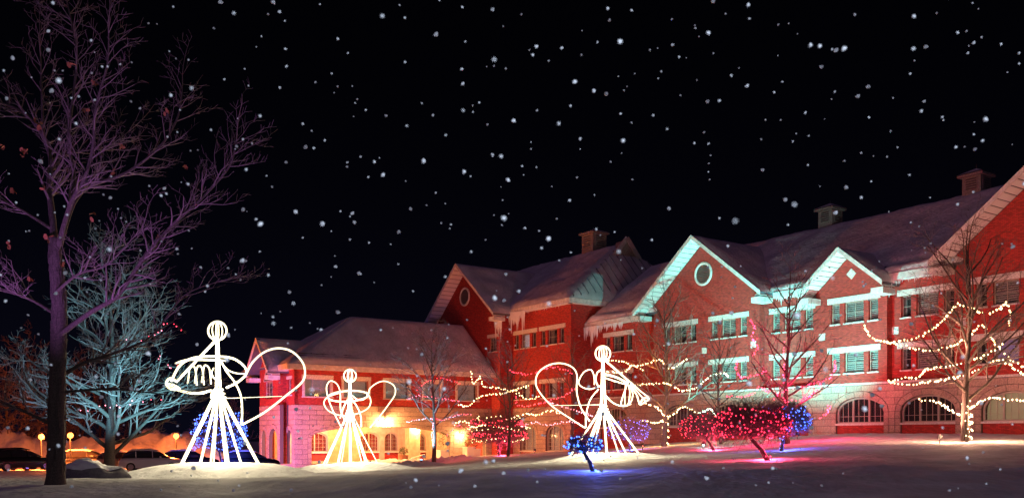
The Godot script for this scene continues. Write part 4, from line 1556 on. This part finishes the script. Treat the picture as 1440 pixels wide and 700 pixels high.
	angel_part(n, "arm", P.call([[850, 531], [866, 536], [883, 541]], -0.5), 0.06)
	angel_part(n, "trumpet_bell", P.call([[887, 537], [900, 549], [913, 560], [907, 565], [900, 568.6], [896, 556], [886, 541]], -0.3), 0.06)
	angel_part(n, "trumpet_bell", P.call([[901, 567], [905, 560], [913, 560]], -0.5), 0.08)
	angel_part(n, "trumpet_bell", P.call([[887, 539], [908, 564]], -0.2), 0.045, false, true)
	angel_part(n, "hand_bell", P.call([[882, 541], [877, 555], [873.7, 568], [879, 570.5], [884, 568], [886, 552], [884, 541]], -0.35), 0.055)
	angel_part(n, "hand_bell", P.call([[880, 542], [879, 556], [879, 569]], -0.5), 0.045)
	angel_part(n, "hand_bell", P.call([[885, 541], [890, 553], [888, 564], [882, 569]], -0.25), 0.05)
	angel_part(n, "glowing_brace_wire", P.call([[846, 569, 0.2], [778, 570, 0.8]]), 0.02, false, true)  # glows too, through the rope material

# ---------------------------------------------------------------- round bushes with lights
func lit_bush(label: String, base: Vector3, crown: Vector3, size: Vector3, kinds: Array, bulbs: int, light_label: String, twigs := 1500, trunk_light := "", trunk_r := 0.06) -> void:
	var t := tree_dict({levels = 3, kids = [1, 1.0, 1.0], step = 0.12, wob = 0.2, up = 0.0, rmin = 0.007, least = 0.12, ratio = 0.45})
	var tr := MB.new()
	var low := crown - Vector3(0, size.y * 0.75, 0)
	tr.tube([base - Vector3(0, 0.1, 0), base.lerp(low, 0.5) + Vector3(0.02, 0, 0), low, crown - Vector3(0, size.y * 0.2, 0)], [trunk_r * 1.3, trunk_r, trunk_r * 0.9, trunk_r * 0.5], 8)
	for i in 26:
		var a := i * 2.4
		var f := 0.35 + 0.65 * sqrt((i + 0.5) / 26.0)
		var tip := crown + Vector3(cos(a) * f * size.x, size.y * (0.9 - 1.25 * f * f) * rng.randf_range(0.7, 1.1), sin(a) * f * size.z)
		var mid := low.lerp(tip, 0.5) + Vector3(0, size.y * 0.35, 0)
		t.limb.tube(smooth([low, mid, tip], false, 5), [trunk_r * 0.4, 0.012, 0.01], 5)
	for i in twigs:
		var q := rv()
		if q.length() > 1.0 or q.y < -0.62:
			continue
		var dome := 1.0 - 0.18 * Vector2(q.x, q.z).length_squared()
		var p := crown + q * size * dome
		var o := (q * Vector3(1, 0.5, 1) + rv() * 0.7 + Vector3(0, 0.15, 0)).normalized()
		var l := rng.randf_range(0.14, 0.34) * size.x
		var e := p + o * l
		t.crown.twig(p - o * l * 0.5, e, 0.009, 0.006)
		for k in 2:
			t.crown.twig(p + o * l * rng.randf(), e + rv() * l * 0.6, 0.006, 0.004)
	tree_node("round_bush", label, base, tr, t, M.bark, M.twig)
	var lines := [[], []]
	for w in 7:   # coils of the chain round the dome
		var y := -0.5 + w * 0.2
		var pts := []
		for i in 15:
			var a := TAU * i / 14.0 + w
			var r := sqrt(maxf(0.05, 1.0 - y * y)) * (0.95 + 0.12 * sin(i * 2.3 + w))
			pts.append(crown + Vector3(cos(a) * r * size.x, (y + 0.1 * sin(i * 1.9 + w * 2)) * size.y, sin(a) * r * size.z))
		lines[0 if w % 3 or kinds.size() == 1 else 1].append(pts)
	if trunk_light:
		var pts := []
		for i in 10:
			pts.append(base.lerp(low, i / 9.0) + Vector3(cos(i * 1.7), 0.3, sin(i * 1.7)) * trunk_r * 1.35)
		lines[0].append(pts)
	for k in kinds.size():
		if lines[k].size():
			var len := 0.0
			for l in lines[k]:
				len += size.x * 5.5
			light_string(light_label if k == 0 else light_label.replace("red", "blue").replace("chain", "sparse chain"), lines[k], M[kinds[k]], len / bulbs * (1.0 if k == 0 else 3.5), 0.028 if size.x < 1.6 else 0.045, "", 0.08, (0.4 if k else (7.0 if kinds[0] == "blue" else 9.0)) * size.x, Color(1, 0.25, 0.42) if kinds[k] == "red" else Color(0.25, 0.35, 1), base.lerp(low, 0.45) + Vector3(0.14, 0.0, -0.14))

func build_bushes() -> void:
	var q := func(px: float, py: float, b: Vector3) -> Vector3: return at(px, py, -b.z)
	var b := hit(1082, 647, 22.0)
	var s := -b.z / FOCAL
	lit_bush("broad round bush on a leaning red trunk, its low crown full of red lights", b, q.call(1058, 597, b), Vector3(54 * s, 28 * s, 48 * s), ["red"], 260, "red light chain coiled through the broad leaning bush", 2600, "red", 0.07)
	b = hit(1005, 633, 22.0)
	s = -b.z / FOCAL
	lit_bush("smaller red-lit bush on a slender leaning trunk beside a floodlight", b, q.call(994, 601, b), Vector3(38 * s, 22 * s, 36 * s), ["red"], 170, "red light chain coiled through the smaller slender-stemmed bush", 1800, "", 0.07)
	b = hit(1099, 634, 22.0)
	s = -b.z / FOCAL
	lit_bush("round bush with blue lights behind the broad red-lit bush", b, q.call(1102, 592, b), Vector3(40 * s, 23 * s, 36 * s), ["blue"], 230, "blue light chain coiled through the bush behind the broad red one", 1800, "blue", 0.07)
	b = hit(702, 641, 45.0)
	s = -b.z / FOCAL
	lit_bush("dense dome-shaped bush with red lights in front of the stone wall", b, q.call(700, 606, b), Vector3(44 * s, 26 * s, 40 * s), ["red", "warm"], 300, "red light chain coiled through the dome-shaped bush by the stone wall", 3800, "red", 0.1)
	b = hit(835, 663, 24.0)
	s = -b.z / FOCAL
	lit_bush("small wide bush with blue lights at the foot of the trumpet angel's mound", b, q.call(822, 626, b), Vector3(27 * s, 15 * s, 24 * s), ["blue"], 55, "blue light chain in the small bush at the trumpet angel's mound", 420, "blue", 0.045)
	b = hit(886, 633, 45.0)
	s = -b.z / FOCAL
	lit_bush("bush with blue lights behind the trumpet angel", b, q.call(884, 606, b), Vector3(30 * s, 20 * s, 28 * s), ["blue"], 120, "blue light chain in the bush behind the trumpet angel", 1300, "", 0.06)
	b = hit(312, 660, 46.0)
	s = -b.z / FOCAL
	lit_bush("loose bush covered in blue lights behind the horn-blowing angel", b, q.call(308, 610, b), Vector3(38 * s, 36 * s, 36 * s), ["blue"], 330, "blue light chain in the loose bush behind the horn-blowing angel", 1500, "", 0.08)
	b = hit(541, 648, 70.0)
	s = -b.z / FOCAL
	lit_bush("small bush with icy white lights under the entrance arch", b, q.call(540, 629, b), Vector3(22 * s, 12 * s, 20 * s), ["ice_white", "red"], 120, "icy white light chain in the small bush under the arch, with red ones", 700, "", 0.05)

# ---------------------------------------------------------------- car park
func loft(mb: MB, st: Array) -> void:   # stations [x, y0, y1, half0, half1, crown]: a closed skin across the car
	var k := 10
	mb.grid(st.size() - 1, k, func(i, j):
		var s: Array = st[i]
		var prof := [[-1.0, 0.0], [-1.04, 0.35], [-1.03, 0.7], [-0.93, 0.95], [-0.6, 1.0], [0.0, 1.03], [0.6, 1.0], [0.93, 0.95], [1.03, 0.7], [1.04, 0.35], [1.0, 0.0]]
		var q: Array = prof[j]
		var hw := lerpf(s[3], s[4], q[1])
		return Vector3(s[0], lerpf(s[1], s[2], q[1]), hw * q[0]))

func car(label: String, px: float, d: float, turn: float, paint: Material, snowy := true, size := 1.0) -> void:
	var p := on_snow(px, d)
	var o := thing("parked_car", label, "car", Transform3D(Basis(Vector3.UP, turn).scaled(Vector3.ONE * size), p), "cars parked below the snow bank")
	var b := MB.new()
	loft(b, [[-2.2, 0.42, 0.62, 0.6, 0.6], [-2.15, 0.3, 0.86, 0.74, 0.74], [-1.7, 0.24, 0.96, 0.84, 0.8], [-0.6, 0.22, 0.98, 0.86, 0.82], [0.9, 0.22, 0.96, 0.86, 0.82], [1.7, 0.24, 0.86, 0.84, 0.76], [2.1, 0.3, 0.72, 0.74, 0.66], [2.2, 0.4, 0.58, 0.6, 0.56]])
	part(o, "body", b, paint)
	var g := MB.new()
	loft(g, [[-1.95, 0.9, 0.96, 0.7, 0.7], [-1.75, 0.93, 1.32, 0.76, 0.6], [-1.3, 0.95, 1.45, 0.79, 0.62], [-0.2, 0.95, 1.47, 0.8, 0.62], [0.45, 0.95, 1.36, 0.8, 0.62], [1.15, 0.93, 0.98, 0.76, 0.72]])
	part(o, "windows", g, M.car_glass)
	for x in [-1.0, 0.1]:
		var pl := MB.new()
		for s in [-1, 1]:
			pl.bar(Vector3(x, 0.94, s * 0.82), Vector3(x - 0.05, 1.42, s * 0.655), 0.08, 0.05, Vector3.RIGHT)
		part(o, "pillar", pl, paint)
	var r := MB.new()
	loft(r, [[-1.6, 1.36, 1.42, 0.58, 0.56], [-1.3, 1.44, 1.56, 0.63, 0.58], [-0.2, 1.46, 1.6, 0.63, 0.58], [0.35, 1.4, 1.47, 0.62, 0.58]])
	part(o, "snow_cover" if snowy else "roof_panel", r, M.snow if snowy else paint)
	for x in [-1.35, 1.35]:
		for s in [-1, 1]:
			var w := MB.new()
			w.tube([Vector3(x, 0.31, s * 0.68), Vector3(x, 0.31, s * 0.87)], [0.31], 16)
			var wh := part(o, "wheel", w, M.tyre)
			var ri := MB.new()
			ri.tube([Vector3(x, 0.31, s * 0.8), Vector3(x, 0.31, s * 0.885)], [0.2], 12)
			part(wh, "rim", ri, M.chrome)
	for s in [-1, 1]:
		var h := MB.new()
		h.ball(Vector3(2.02, 0.62, s * 0.56), Vector3(0.14, 0.09, 0.14))
		part(o, "headlight", h, M.chrome)
		h = MB.new()
		h.ball(Vector3(-2.1, 0.78, s * 0.62), Vector3(0.08, 0.12, 0.13))
		part(o, "tail_light", h, M.tail)
		h = MB.new()
		h.ball(Vector3(0.62, 1.0, s * 0.95), Vector3(0.07, 0.07, 0.1))
		part(o, "mirror", h, paint)
	var n := MB.new()
	n.box(Vector3(-2.24, 0.5, -0.26), Vector3(-2.2, 0.62, 0.26))
	part(o, "number_plate", n, M.trim)

func build_parking() -> void:
	M.car_glass = mat(0.02, 0.02, 0.025, 0.06)
	M.tyre = mat(0.02, 0.02, 0.02, 0.8)
	M.chrome = mat(0.5, 0.5, 0.52, 0.2)
	M.chrome.metallic = 0.8
	M.tail = mat(0.35, 0.01, 0.01, 0.2)
	var black := mat(0.012, 0.012, 0.016, 0.2)
	var silver := mat(0.5, 0.46, 0.5, 0.3)
	var red := mat(0.18, 0.02, 0.02, 0.25)
	var grey := mat(0.1, 0.1, 0.11, 0.25)
	car("silver hatchback parked behind the snow-capped boulder", 214, 66, 0.25, silver, false)
	car("dark car parked behind the silver hatchback, near the horn-blowing angel", 266, 74, 0.35, black, true, 1.05)
	car("dark snow-topped estate car beyond the icy blue lit tree's trunk", 124, 80, 0.15, black, true, 1.1)
	car("black car showing its red tail lights at the edge of the car park", 27, 64, 1.0, black, false)
	car("dark maroon car half beside the black car with red tail lights", 2, 66, 1.1, red, false)
	car("grey car parked between the dark estate and the silver hatchback", 172, 76, 0.3, grey, true)
	car("dark car seen between the robe ropes of the horn-blowing angel", 352, 72, 0.3, black, true)
	# ploughed bank of snow behind the cars
	var mb := MB.new()
	var nu := 150
	var nv := 14
	mb.grid(nu, nv, func(i, j):
		var u := float(i) / nu
		var v := float(j) / nv
		var px := lerpf(-260, 352, u)
		var d := 87.0 + 16.0 * v + 2.0 * sin(u * 5.0)
		var p := on_snow(px, d)
		var h := sin(PI * clampf(v * 1.02, 0, 1)) * (3.1 + 0.4 * sin(u * 17.0 + 1.0)) * clampf((1.0 - u) * 9.0, 0.0, 1.0)
		h *= 1.0 + 0.35 * noise.get_noise_2d(p.x * 5, p.z * 5)
		h += 0.3 * noise.get_noise_2d(p.x * 20, p.z * 20) * sin(PI * v)
		return p + Vector3(0, h - 0.15, 0))
	var bank := part(self, "snow_bank", mb, M.snow)
	tag(bank, "high ploughed snow bank glowing orange behind the parked cars", "snow bank", "", "structure")
	# dark wood behind the car park
	var spots := [[-40, 100, 13.0], [8, 96, 11.0], [38, 106, 15.0], [70, 112, 12.0], [108, 108, 13.0], [140, 118, 12.0], [190, 120, 10.0], [-90, 110, 15.0], [330, 122, 8.0]]
	var i := 0
	var kinds := [
		"bare tree at the far left edge of the wood, lit orange", "bushy bare tree lit orange by the first car park lamp", "tall bare tree rising behind the first car park lamp", "bare tree between the first two car park lamps",
		"bare tree behind the second car park lamp", "dim bare tree beyond the snow bank behind the icy blue lit tree", "thin dim tree beyond the snow bank behind the silver hatchback", "tall dim tree outside the lamp light", "low dim tree beyond the pavilion's gable end",
	]
	for s in spots:
		var p := on_snow(s[0], s[1], 0.2)
		street_tree(kinds[i], p, s[2], s[2] * 0.36, 0.2, M.bark, M.twig, {levels = 4, kids = [1.0, 1.0, 1.1, 1.3], limbs = 20, step = 0.5, rmin = 0.022, least = 0.5, ratio = 0.5}, 0.06)
		i += 1

func flood(label: String, p: Vector3, aim: Vector3, color: Color, e: float, cone := 45.0, glow_e := 3.0, size := 1.0) -> void:
	var d := (aim - p).normalized()
	var c := p + Vector3(0, 0.3, 0)
	var R := Basis.looking_at(d, Vector3.UP if absf(d.y) < 0.95 else Vector3.RIGHT)
	var o := thing("flood_light", label, "floodlight", Transform3D(Basis.IDENTITY, p), "floodlights on the ground")
	var b := MB.new()
	var X := Transform3D(R.scaled(Vector3.ONE * size), Vector3(0, 0.3, 0))
	b.tube([X * Vector3(0, 0, 0.16), X * Vector3(0, 0, 0.1), X * Vector3(0, 0, -0.02), X * Vector3(0, 0, -0.07)], [0.04, 0.09, 0.13, 0.14], 12, false, false)
	part(o, "housing", b, M.metal)
	var y := MB.new()
	y.tube([Vector3(0, -0.25, 0), Vector3(0, 0.2, 0)], [0.02], 6)
	part(o, "stake", y, M.metal)
	var l := MB.new()
	l.ball(X * Vector3(0, 0, -0.05), Vector3.ONE * 0.12 * size, 12, 8)
	var lm := glow(color.srgb_to_linear().r, color.srgb_to_linear().g, color.srgb_to_linear().b, glow_e)
	part(o, "lens", l, lm)
	var s := SpotLight3D.new()
	s.name = "lamp"
	s.light_color = color
	s.light_energy = e
	s.spot_angle = cone
	s.spot_angle_attenuation = 0.6
	s.spot_range = 90.0
	s.spot_attenuation = 2.0
	s.light_size = 0.1
	s.shadow_enabled = true
	o.add_child(s)
	s.position = X * Vector3(0, 0, -0.2)
	s.basis = R

func F(x: float, y: float, z: float) -> Vector3:
	return TF * Vector3(x, y, z)

func post_lamp(label: String, p: Vector3, h: float, color: Color, e: float, glow_e := 8.0) -> void:
	var o := thing("post_lamp", label, "lamp", Transform3D(Basis.IDENTITY, p), "lamps on posts")
	var b := MB.new()
	b.tube([Vector3(0, -0.3, 0), Vector3(0, 0.5, 0), Vector3(0, 0.55, 0), Vector3(0, h - 0.2, 0)], [0.1, 0.1, 0.055, 0.045], 10)
	part(o, "post", b, M.metal)
	var g := MB.new()
	g.ball(Vector3(0, h, 0), Vector3(0.23, 0.24, 0.23), 12, 8)
	part(o, "globe", g, glow(color.srgb_to_linear().r, color.srgb_to_linear().g, color.srgb_to_linear().b, glow_e))
	var c := MB.new()
	c.tube([Vector3(0, h + 0.2, 0), Vector3(0, h + 0.3, 0)], [0.16, 0.03], 10)
	part(o, "cap", c, M.metal)
	omni(o, Vector3(0, h, 0), color, e, 0.2)

func build_lamps() -> void:
	var sodium := Color(1.0, 0.46, 0.18)
	post_lamp("orange lamp on a post left of the big tree trunk", on_snow(57, 77), 2.8, sodium, 170)
	post_lamp("orange lamp on a post right of the big tree trunk", on_snow(98, 76), 2.85, sodium, 170)
	post_lamp("orange lamp on a post behind the horn-blowing angel", on_snow(247, 78), 2.8, sodium, 150)
	# unseen lamp out of view, placed to light the snowflakes near the lens
	post_lamp("unseen white lamp on a post behind the lens, lighting the near snowflakes", Vector3(2.6, ground(2.6, 2.2), 2.2), 4.4, Color(0.86, 0.92, 1.0), 36, 6.0)
	# floodlights in the snow
	var cool := Color(0.34, 1.0, 0.95)
	flood("bright cool white floodlight in the snow beside the smaller red-lit bush", hit(990, 632, 30), F(-13, 9, 0), Color(0.7, 1.0, 0.97), 110, 34, 22.0, 1.0)
	flood("unseen cool floodlight washing the wall behind the smaller red-lit bush", on_snow(1018, 66.0), F(-15, 13, 0), cool, 470, 38, 4.0)  # unseen, placed to throw cyan onto the wide gable
	flood("unseen cool floodlight washing the wall behind the round bushes", on_snow(1095, 62.0), F(-5.5, 11, 0), cool, 450, 42, 4.0)  # unseen, close to the wall to turn trim and soffits teal
	flood("unseen red floodlight reddening the wall behind the blue-lit bush", on_snow(1122, 59.0), F(-4, 7.5, 0), Color(1.0, 0.4, 0.46), 130, 42, 3.0)  # unseen, placed to keep the brick red under the cyan light
	flood("warm white floodlight sunk in the snow before the broad bare tree", hit(1322, 623.5, 30), F(10, 12.0, 0.0), Color(1.0, 0.7, 0.58), 110, 44, 8.0, 1.0)
	flood("small red floodlight in the snow by the blue-lit bush", hit(904, 633, 40), F(-27, 6.5, 0.0), Color(1.0, 0.5, 0.42), 110, 40, 3.0)
	flood("unseen floodlight lighting the icy blue lit tree from its right, behind the angel's mound", on_snow(262, 42.5), at(185, 520, 46), Color(0.48, 0.88, 1.0), 210, 32, 3.0)  # out of view behind the mound, lights the lower right branches
	flood("unseen floodlight lighting the icy blue lit tree from its left, below the car park lamps", on_snow(77, 40.0), at(140, 470, 46), Color(0.55, 0.82, 1.0), 75, 40, 3.0)  # out of view behind the big trunk, lights the left branches
	flood("unseen violet floodlight for the pavilion end, behind the horn-blowing angel's mound", on_snow(318, 76.0), F(-48.5, 0.5, 26.5), Color(0.86, 0.55, 1.0), 330, 30, 3.0)  # unseen, tints the end arches of the pavilion violet
	flood("unseen warm floodlight for the pavilion front, behind the two-winged angel's mound", on_snow(520, 79.0), F(-44.5, 2.0, 15), Color(1.0, 0.52, 0.3), 130, 58, 3.0)  # unseen, turns the pavilion stone orange
	flood("unseen warm floodlight washing the tall brick block", on_snow(752, 82.0), F(-38.5, 7, 2.0), Color(1.0, 0.5, 0.42), 75, 50, 3.0)  # unseen, placed to light the red wall of the middle block
	flood("unseen bluish floodlight lighting the twigs from the slim tree's foot", on_snow(592, -hit(609, 653, 40.0).z - 0.8), at(600, 530, -hit(609, 653, 40.0).z), Color(0.55, 0.86, 1.0), 130, 50, 3.0)  # unseen, throws blue light up into the crown
	flood("violet floodlight outside the picture aimed up into the big tree", on_snow(-120, 18.0), at(150, 110, 22), Color(0.78, 0.52, 1.0), 75, 40, 3.0)

# ---------------------------------------------------------------- small things
func build_small() -> void:
	# boulder with a cap of snow
	var p := on_snow(131, 28.0)
	var b := MB.new()
	var shape := func(i: int, j: int, grow: float, cap: bool) -> Vector3:
		var a := TAU * i / 28.0
		var f := PI * 0.5 * j / 10.0
		var q := Vector3(cos(a) * cos(f), sin(f), sin(a) * cos(f))
		var k := 1.0 + 0.45 * noise.get_noise_3d(q.x * 22 + 40, q.y * 22, q.z * 22)
		var r := Vector3(0.98, 0.55, 0.65) * k * grow
		return Vector3(q.x * r.x, maxf(q.y * r.y, -0.1) + (0.03 if cap else 0.0), q.z * r.z)
	b.grid(28, 10, func(i, j): return shape.call(i, j, 1.0, false))
	var o := thing("boulder", "boulder with a thin cap of snow beside the big tree trunk", "boulder", Transform3D(Basis.IDENTITY, p - Vector3(0, 0.05, 0)))
	part(o, "rock", b, mat(0.2, 0.18, 0.2, 0.9, "grain", 1.0))
	b = MB.new()
	b.grid(28, 6, func(i, j): return shape.call(i, 4 + j, 1.0 + 0.03 * sin(minf(j, 3) * 0.52), true))
	part(o, "snow_cap", b, M.snow)
	# ridges thrown up by the plough
	for g in [[420, 660, 88.0, 5.5, 0.4], [560, 690, 74.0, 4.6, 0.45], [505, 640, 62.0, 4.0, 0.35]]:
		var mb := MB.new()
		mb.grid(60, 10, func(i, j):
			var u: float = i / 60.0
			var v: float = j / 10.0
			var w := on_snow(lerpf(g[0], g[1], u), g[2] + g[3] * (v - 0.5) + 1.2 * sin(u * 4))
			var h: float = g[4] * sin(PI * v) * sin(PI * u) * (1.0 + 0.9 * noise.get_noise_2d(w.x * 25, w.z * 25))
			return w + Vector3(0, h - 0.04, 0))
		var r := part(self, "snow_ridge", mb, M.snow)
		tag(r, "lumpy ridge of ploughed snow along the driveway", "snow", "", "structure")
	# planters before the entrance
	var pot := mat(0.35, 0.16, 0.09, 0.8, "grain", 1.0)
	var white := mat(0.62, 0.6, 0.56, 0.7)
	var green := mat(0.05, 0.075, 0.03, 0.9)
	var list := [[567, "round clay planter with a clipped round shrub before the entrance arch", 0.5, 0.75, pot, true, Vector3(0.55, 0.45, 0.55), -43.2], [622, "square white planter with a tall clipped shrub at the arch's right pier", 0.5, 1.1, white, false, Vector3(0.6, 1.0, 0.6), -43.6], [659, "square white planter with a shrub left of the small archway", 0.48, 1.1, white, false, Vector3(0.5, 0.55, 0.5), -43.6], [668, "square white planter with a dark conical shrub right of the small archway", 0.42, 0.9, white, false, Vector3(0.4, 0.75, 0.4), -43.5]]
	for g in list:
		var k: float = (g[0] - 720.0) / FOCAL
		# depth where the sight line crosses the strip before the pavilion's front
		var dir := TF.basis.inverse() * Vector3(k, 0, -1)
		var org := TF.affine_inverse() * EYE
		var dd: float = (g[7] - org.x) / dir.x
		var q := on_snow(g[0], dd)
		var n := thing("planter", g[1], "planter", Transform3D(TF.basis, q))
		var mb := MB.new()
		var w: float = g[2]
		var h: float = g[3]
		if g[5]:
			mb.tube([Vector3(0, -0.2, 0), Vector3(0, 0.2, 0), Vector3(0, h * 0.7, 0), Vector3(0, h, 0)], [w * 0.7, w * 0.8, w, w * 1.05], 14)
		else:
			mb.box(Vector3(-w, -0.2, -w), Vector3(w, h - 0.12, w))
			mb.box(Vector3(-w * 1.1, h - 0.118, -w * 1.1), Vector3(w * 1.1, h, w * 1.1))
		part(n, "pot", mb, g[4])
		var lf := MB.new()
		var c := Vector3(0, h + g[6].y * 0.9, 0)
		for i in 900:
			var v := rv()
			if v.length() > 1.0:
				continue
			var a: Vector3 = c + v * g[6] * (Vector3(1 - 0.4 * maxf(v.y, 0), 1, 1 - 0.4 * maxf(v.y, 0)))
			lf.face([a + rv() * 0.07, a + rv() * 0.07, a + rv() * 0.07])
		stuff(part(n, "shrub", lf, green))
	# rail of the ramp beside the round planter
	var k0 := hit(578, 649, 80.0)
	var rl := thing("handrail", "white handrail of the ramp beside the round clay planter", "handrail", Transform3D(Basis.IDENTITY, k0))
	var e := at(597, 639, -k0.z + 1.0) - k0
	var mb2 := MB.new()
	mb2.tube([Vector3(0, 0.35, 0), e], [0.06], 6)
	part(rl, "rail", mb2, white)
	for t in [0.02, 0.5, 0.97]:
		mb2 = MB.new()
		var tp: Vector3 = Vector3(0, 0.35, 0).lerp(e, t)
		mb2.tube([Vector3(tp.x, -0.4, tp.z), tp], [0.05], 6)
		part(rl, "post", mb2, white)
	# lanterns of the entrance
	for g in [[F(-43.95, 1.55, 16.5), "large glowing wall lantern at the crown of the entrance arch", 60.0], [F(-43.95, 0.35, 7.75), "small wall lantern between the two archways", 20.0]]:
		lantern(g[1], g[0], g[2])
	for z in [22.0, 16.5, 11.0, 6.0]:  # unseen lamps, placed to make the drive-through bright
		var n := thing("unseen_ceiling_lamp", {22.0: "unseen ceiling lamp of the drive-through beside its left end arches", 16.5: "unseen ceiling lamp at the middle of the drive-through", 11.0: "unseen ceiling lamp above the inner pier of the drive-through", 6.0: "unseen ceiling lamp behind the small archway"}[z], "lamp", Transform3D(TF.basis, F(-47.6, 1.46, z)), "unseen ceiling lamps of the drive-through")
		var m := MB.new()
		m.tube([Vector3(0, 0.04, 0), Vector3(0, -0.02, 0)], [0.22], 12)
		part(n, "plate", m, M.metal)
		m = MB.new()
		m.ball(Vector3(0, -0.14, 0), Vector3(0.16, 0.12, 0.16), 12, 8)
		part(n, "globe", m, glow(1, 0.75, 0.42, 8))
		omni(n, Vector3(0, -0.14, 0), Color(1, 0.68, 0.4), 60.0 if z > 7 else 30.0, 0.1)

func lantern(label: String, p: Vector3, e: float) -> void:
	var n := thing("wall_lantern", label, "lantern", Transform3D(TF.basis, p))
	var m := MB.new()
	m.bar(Vector3(-0.56, 0.25, 0), Vector3(0, 0.25, 0), 0.04, 0.04)
	m.box(Vector3(-0.56, 0.05, -0.08), Vector3(-0.5, 0.45, 0.08))
	part(n, "bracket", m, M.metal)
	m = MB.new()
	m.ball(Vector3(0, 0, 0), Vector3(0.14, 0.2, 0.14), 10, 8)
	part(n, "globe", m, glow(1, 0.75, 0.42, 10))
	m = MB.new()
	m.tube([Vector3(0, 0.17, 0), Vector3(0, 0.32, 0)], [0.2, 0.03], 8)
	part(n, "hood", m, M.metal)
	omni(n, Vector3.ZERO, Color(1, 0.72, 0.44), e, 0.12)

# ---------------------------------------------------------------- falling snow
func build_snowfall() -> void:
	var f := MB.new()
	f.ball(Vector3.ZERO, Vector3(1, 0.9, 1), 7, 5)
	f.ball(Vector3(0.5, 0.45, 0.2), Vector3(0.6, 0.6, 0.6), 6, 4)
	f.ball(Vector3(-0.45, -0.3, 0.3), Vector3(0.65, 0.6, 0.6), 6, 4)
	var mm := MultiMesh.new()
	mm.transform_format = MultiMesh.TRANSFORM_3D
	mm.mesh = f.mesh()
	var r := RandomNumberGenerator.new()
	r.seed = 5
	var list := []
	for i in 1700:
		var d := 1.5 + 14.0 * pow(r.randf(), 0.75)
		var p := at(r.randf_range(-500, 1940), r.randf_range(-300, 690), d)
		var s := r.randf_range(0.9, 1.7) if r.randf() < 0.75 else r.randf_range(1.8, 3.2)
		list.append([p, 0.00075 * s * d + 0.0012])
	mm.instance_count = list.size()
	for i in list.size():
		mm.set_instance_transform(i, Transform3D(Basis.from_euler(Vector3(r.randf() * 6, r.randf() * 6, 0)).scaled(Vector3.ONE * list[i][1]), list[i][0]))
	var o := MultiMeshInstance3D.new()
	o.name = "falling_snow"
	o.multimesh = mm
	o.material_override = mat(0.93, 0.94, 0.96, 0.8)
	add_child(o)
	tag(o, "white snowflakes falling through the night air", "snowflakes", "", "stuff")
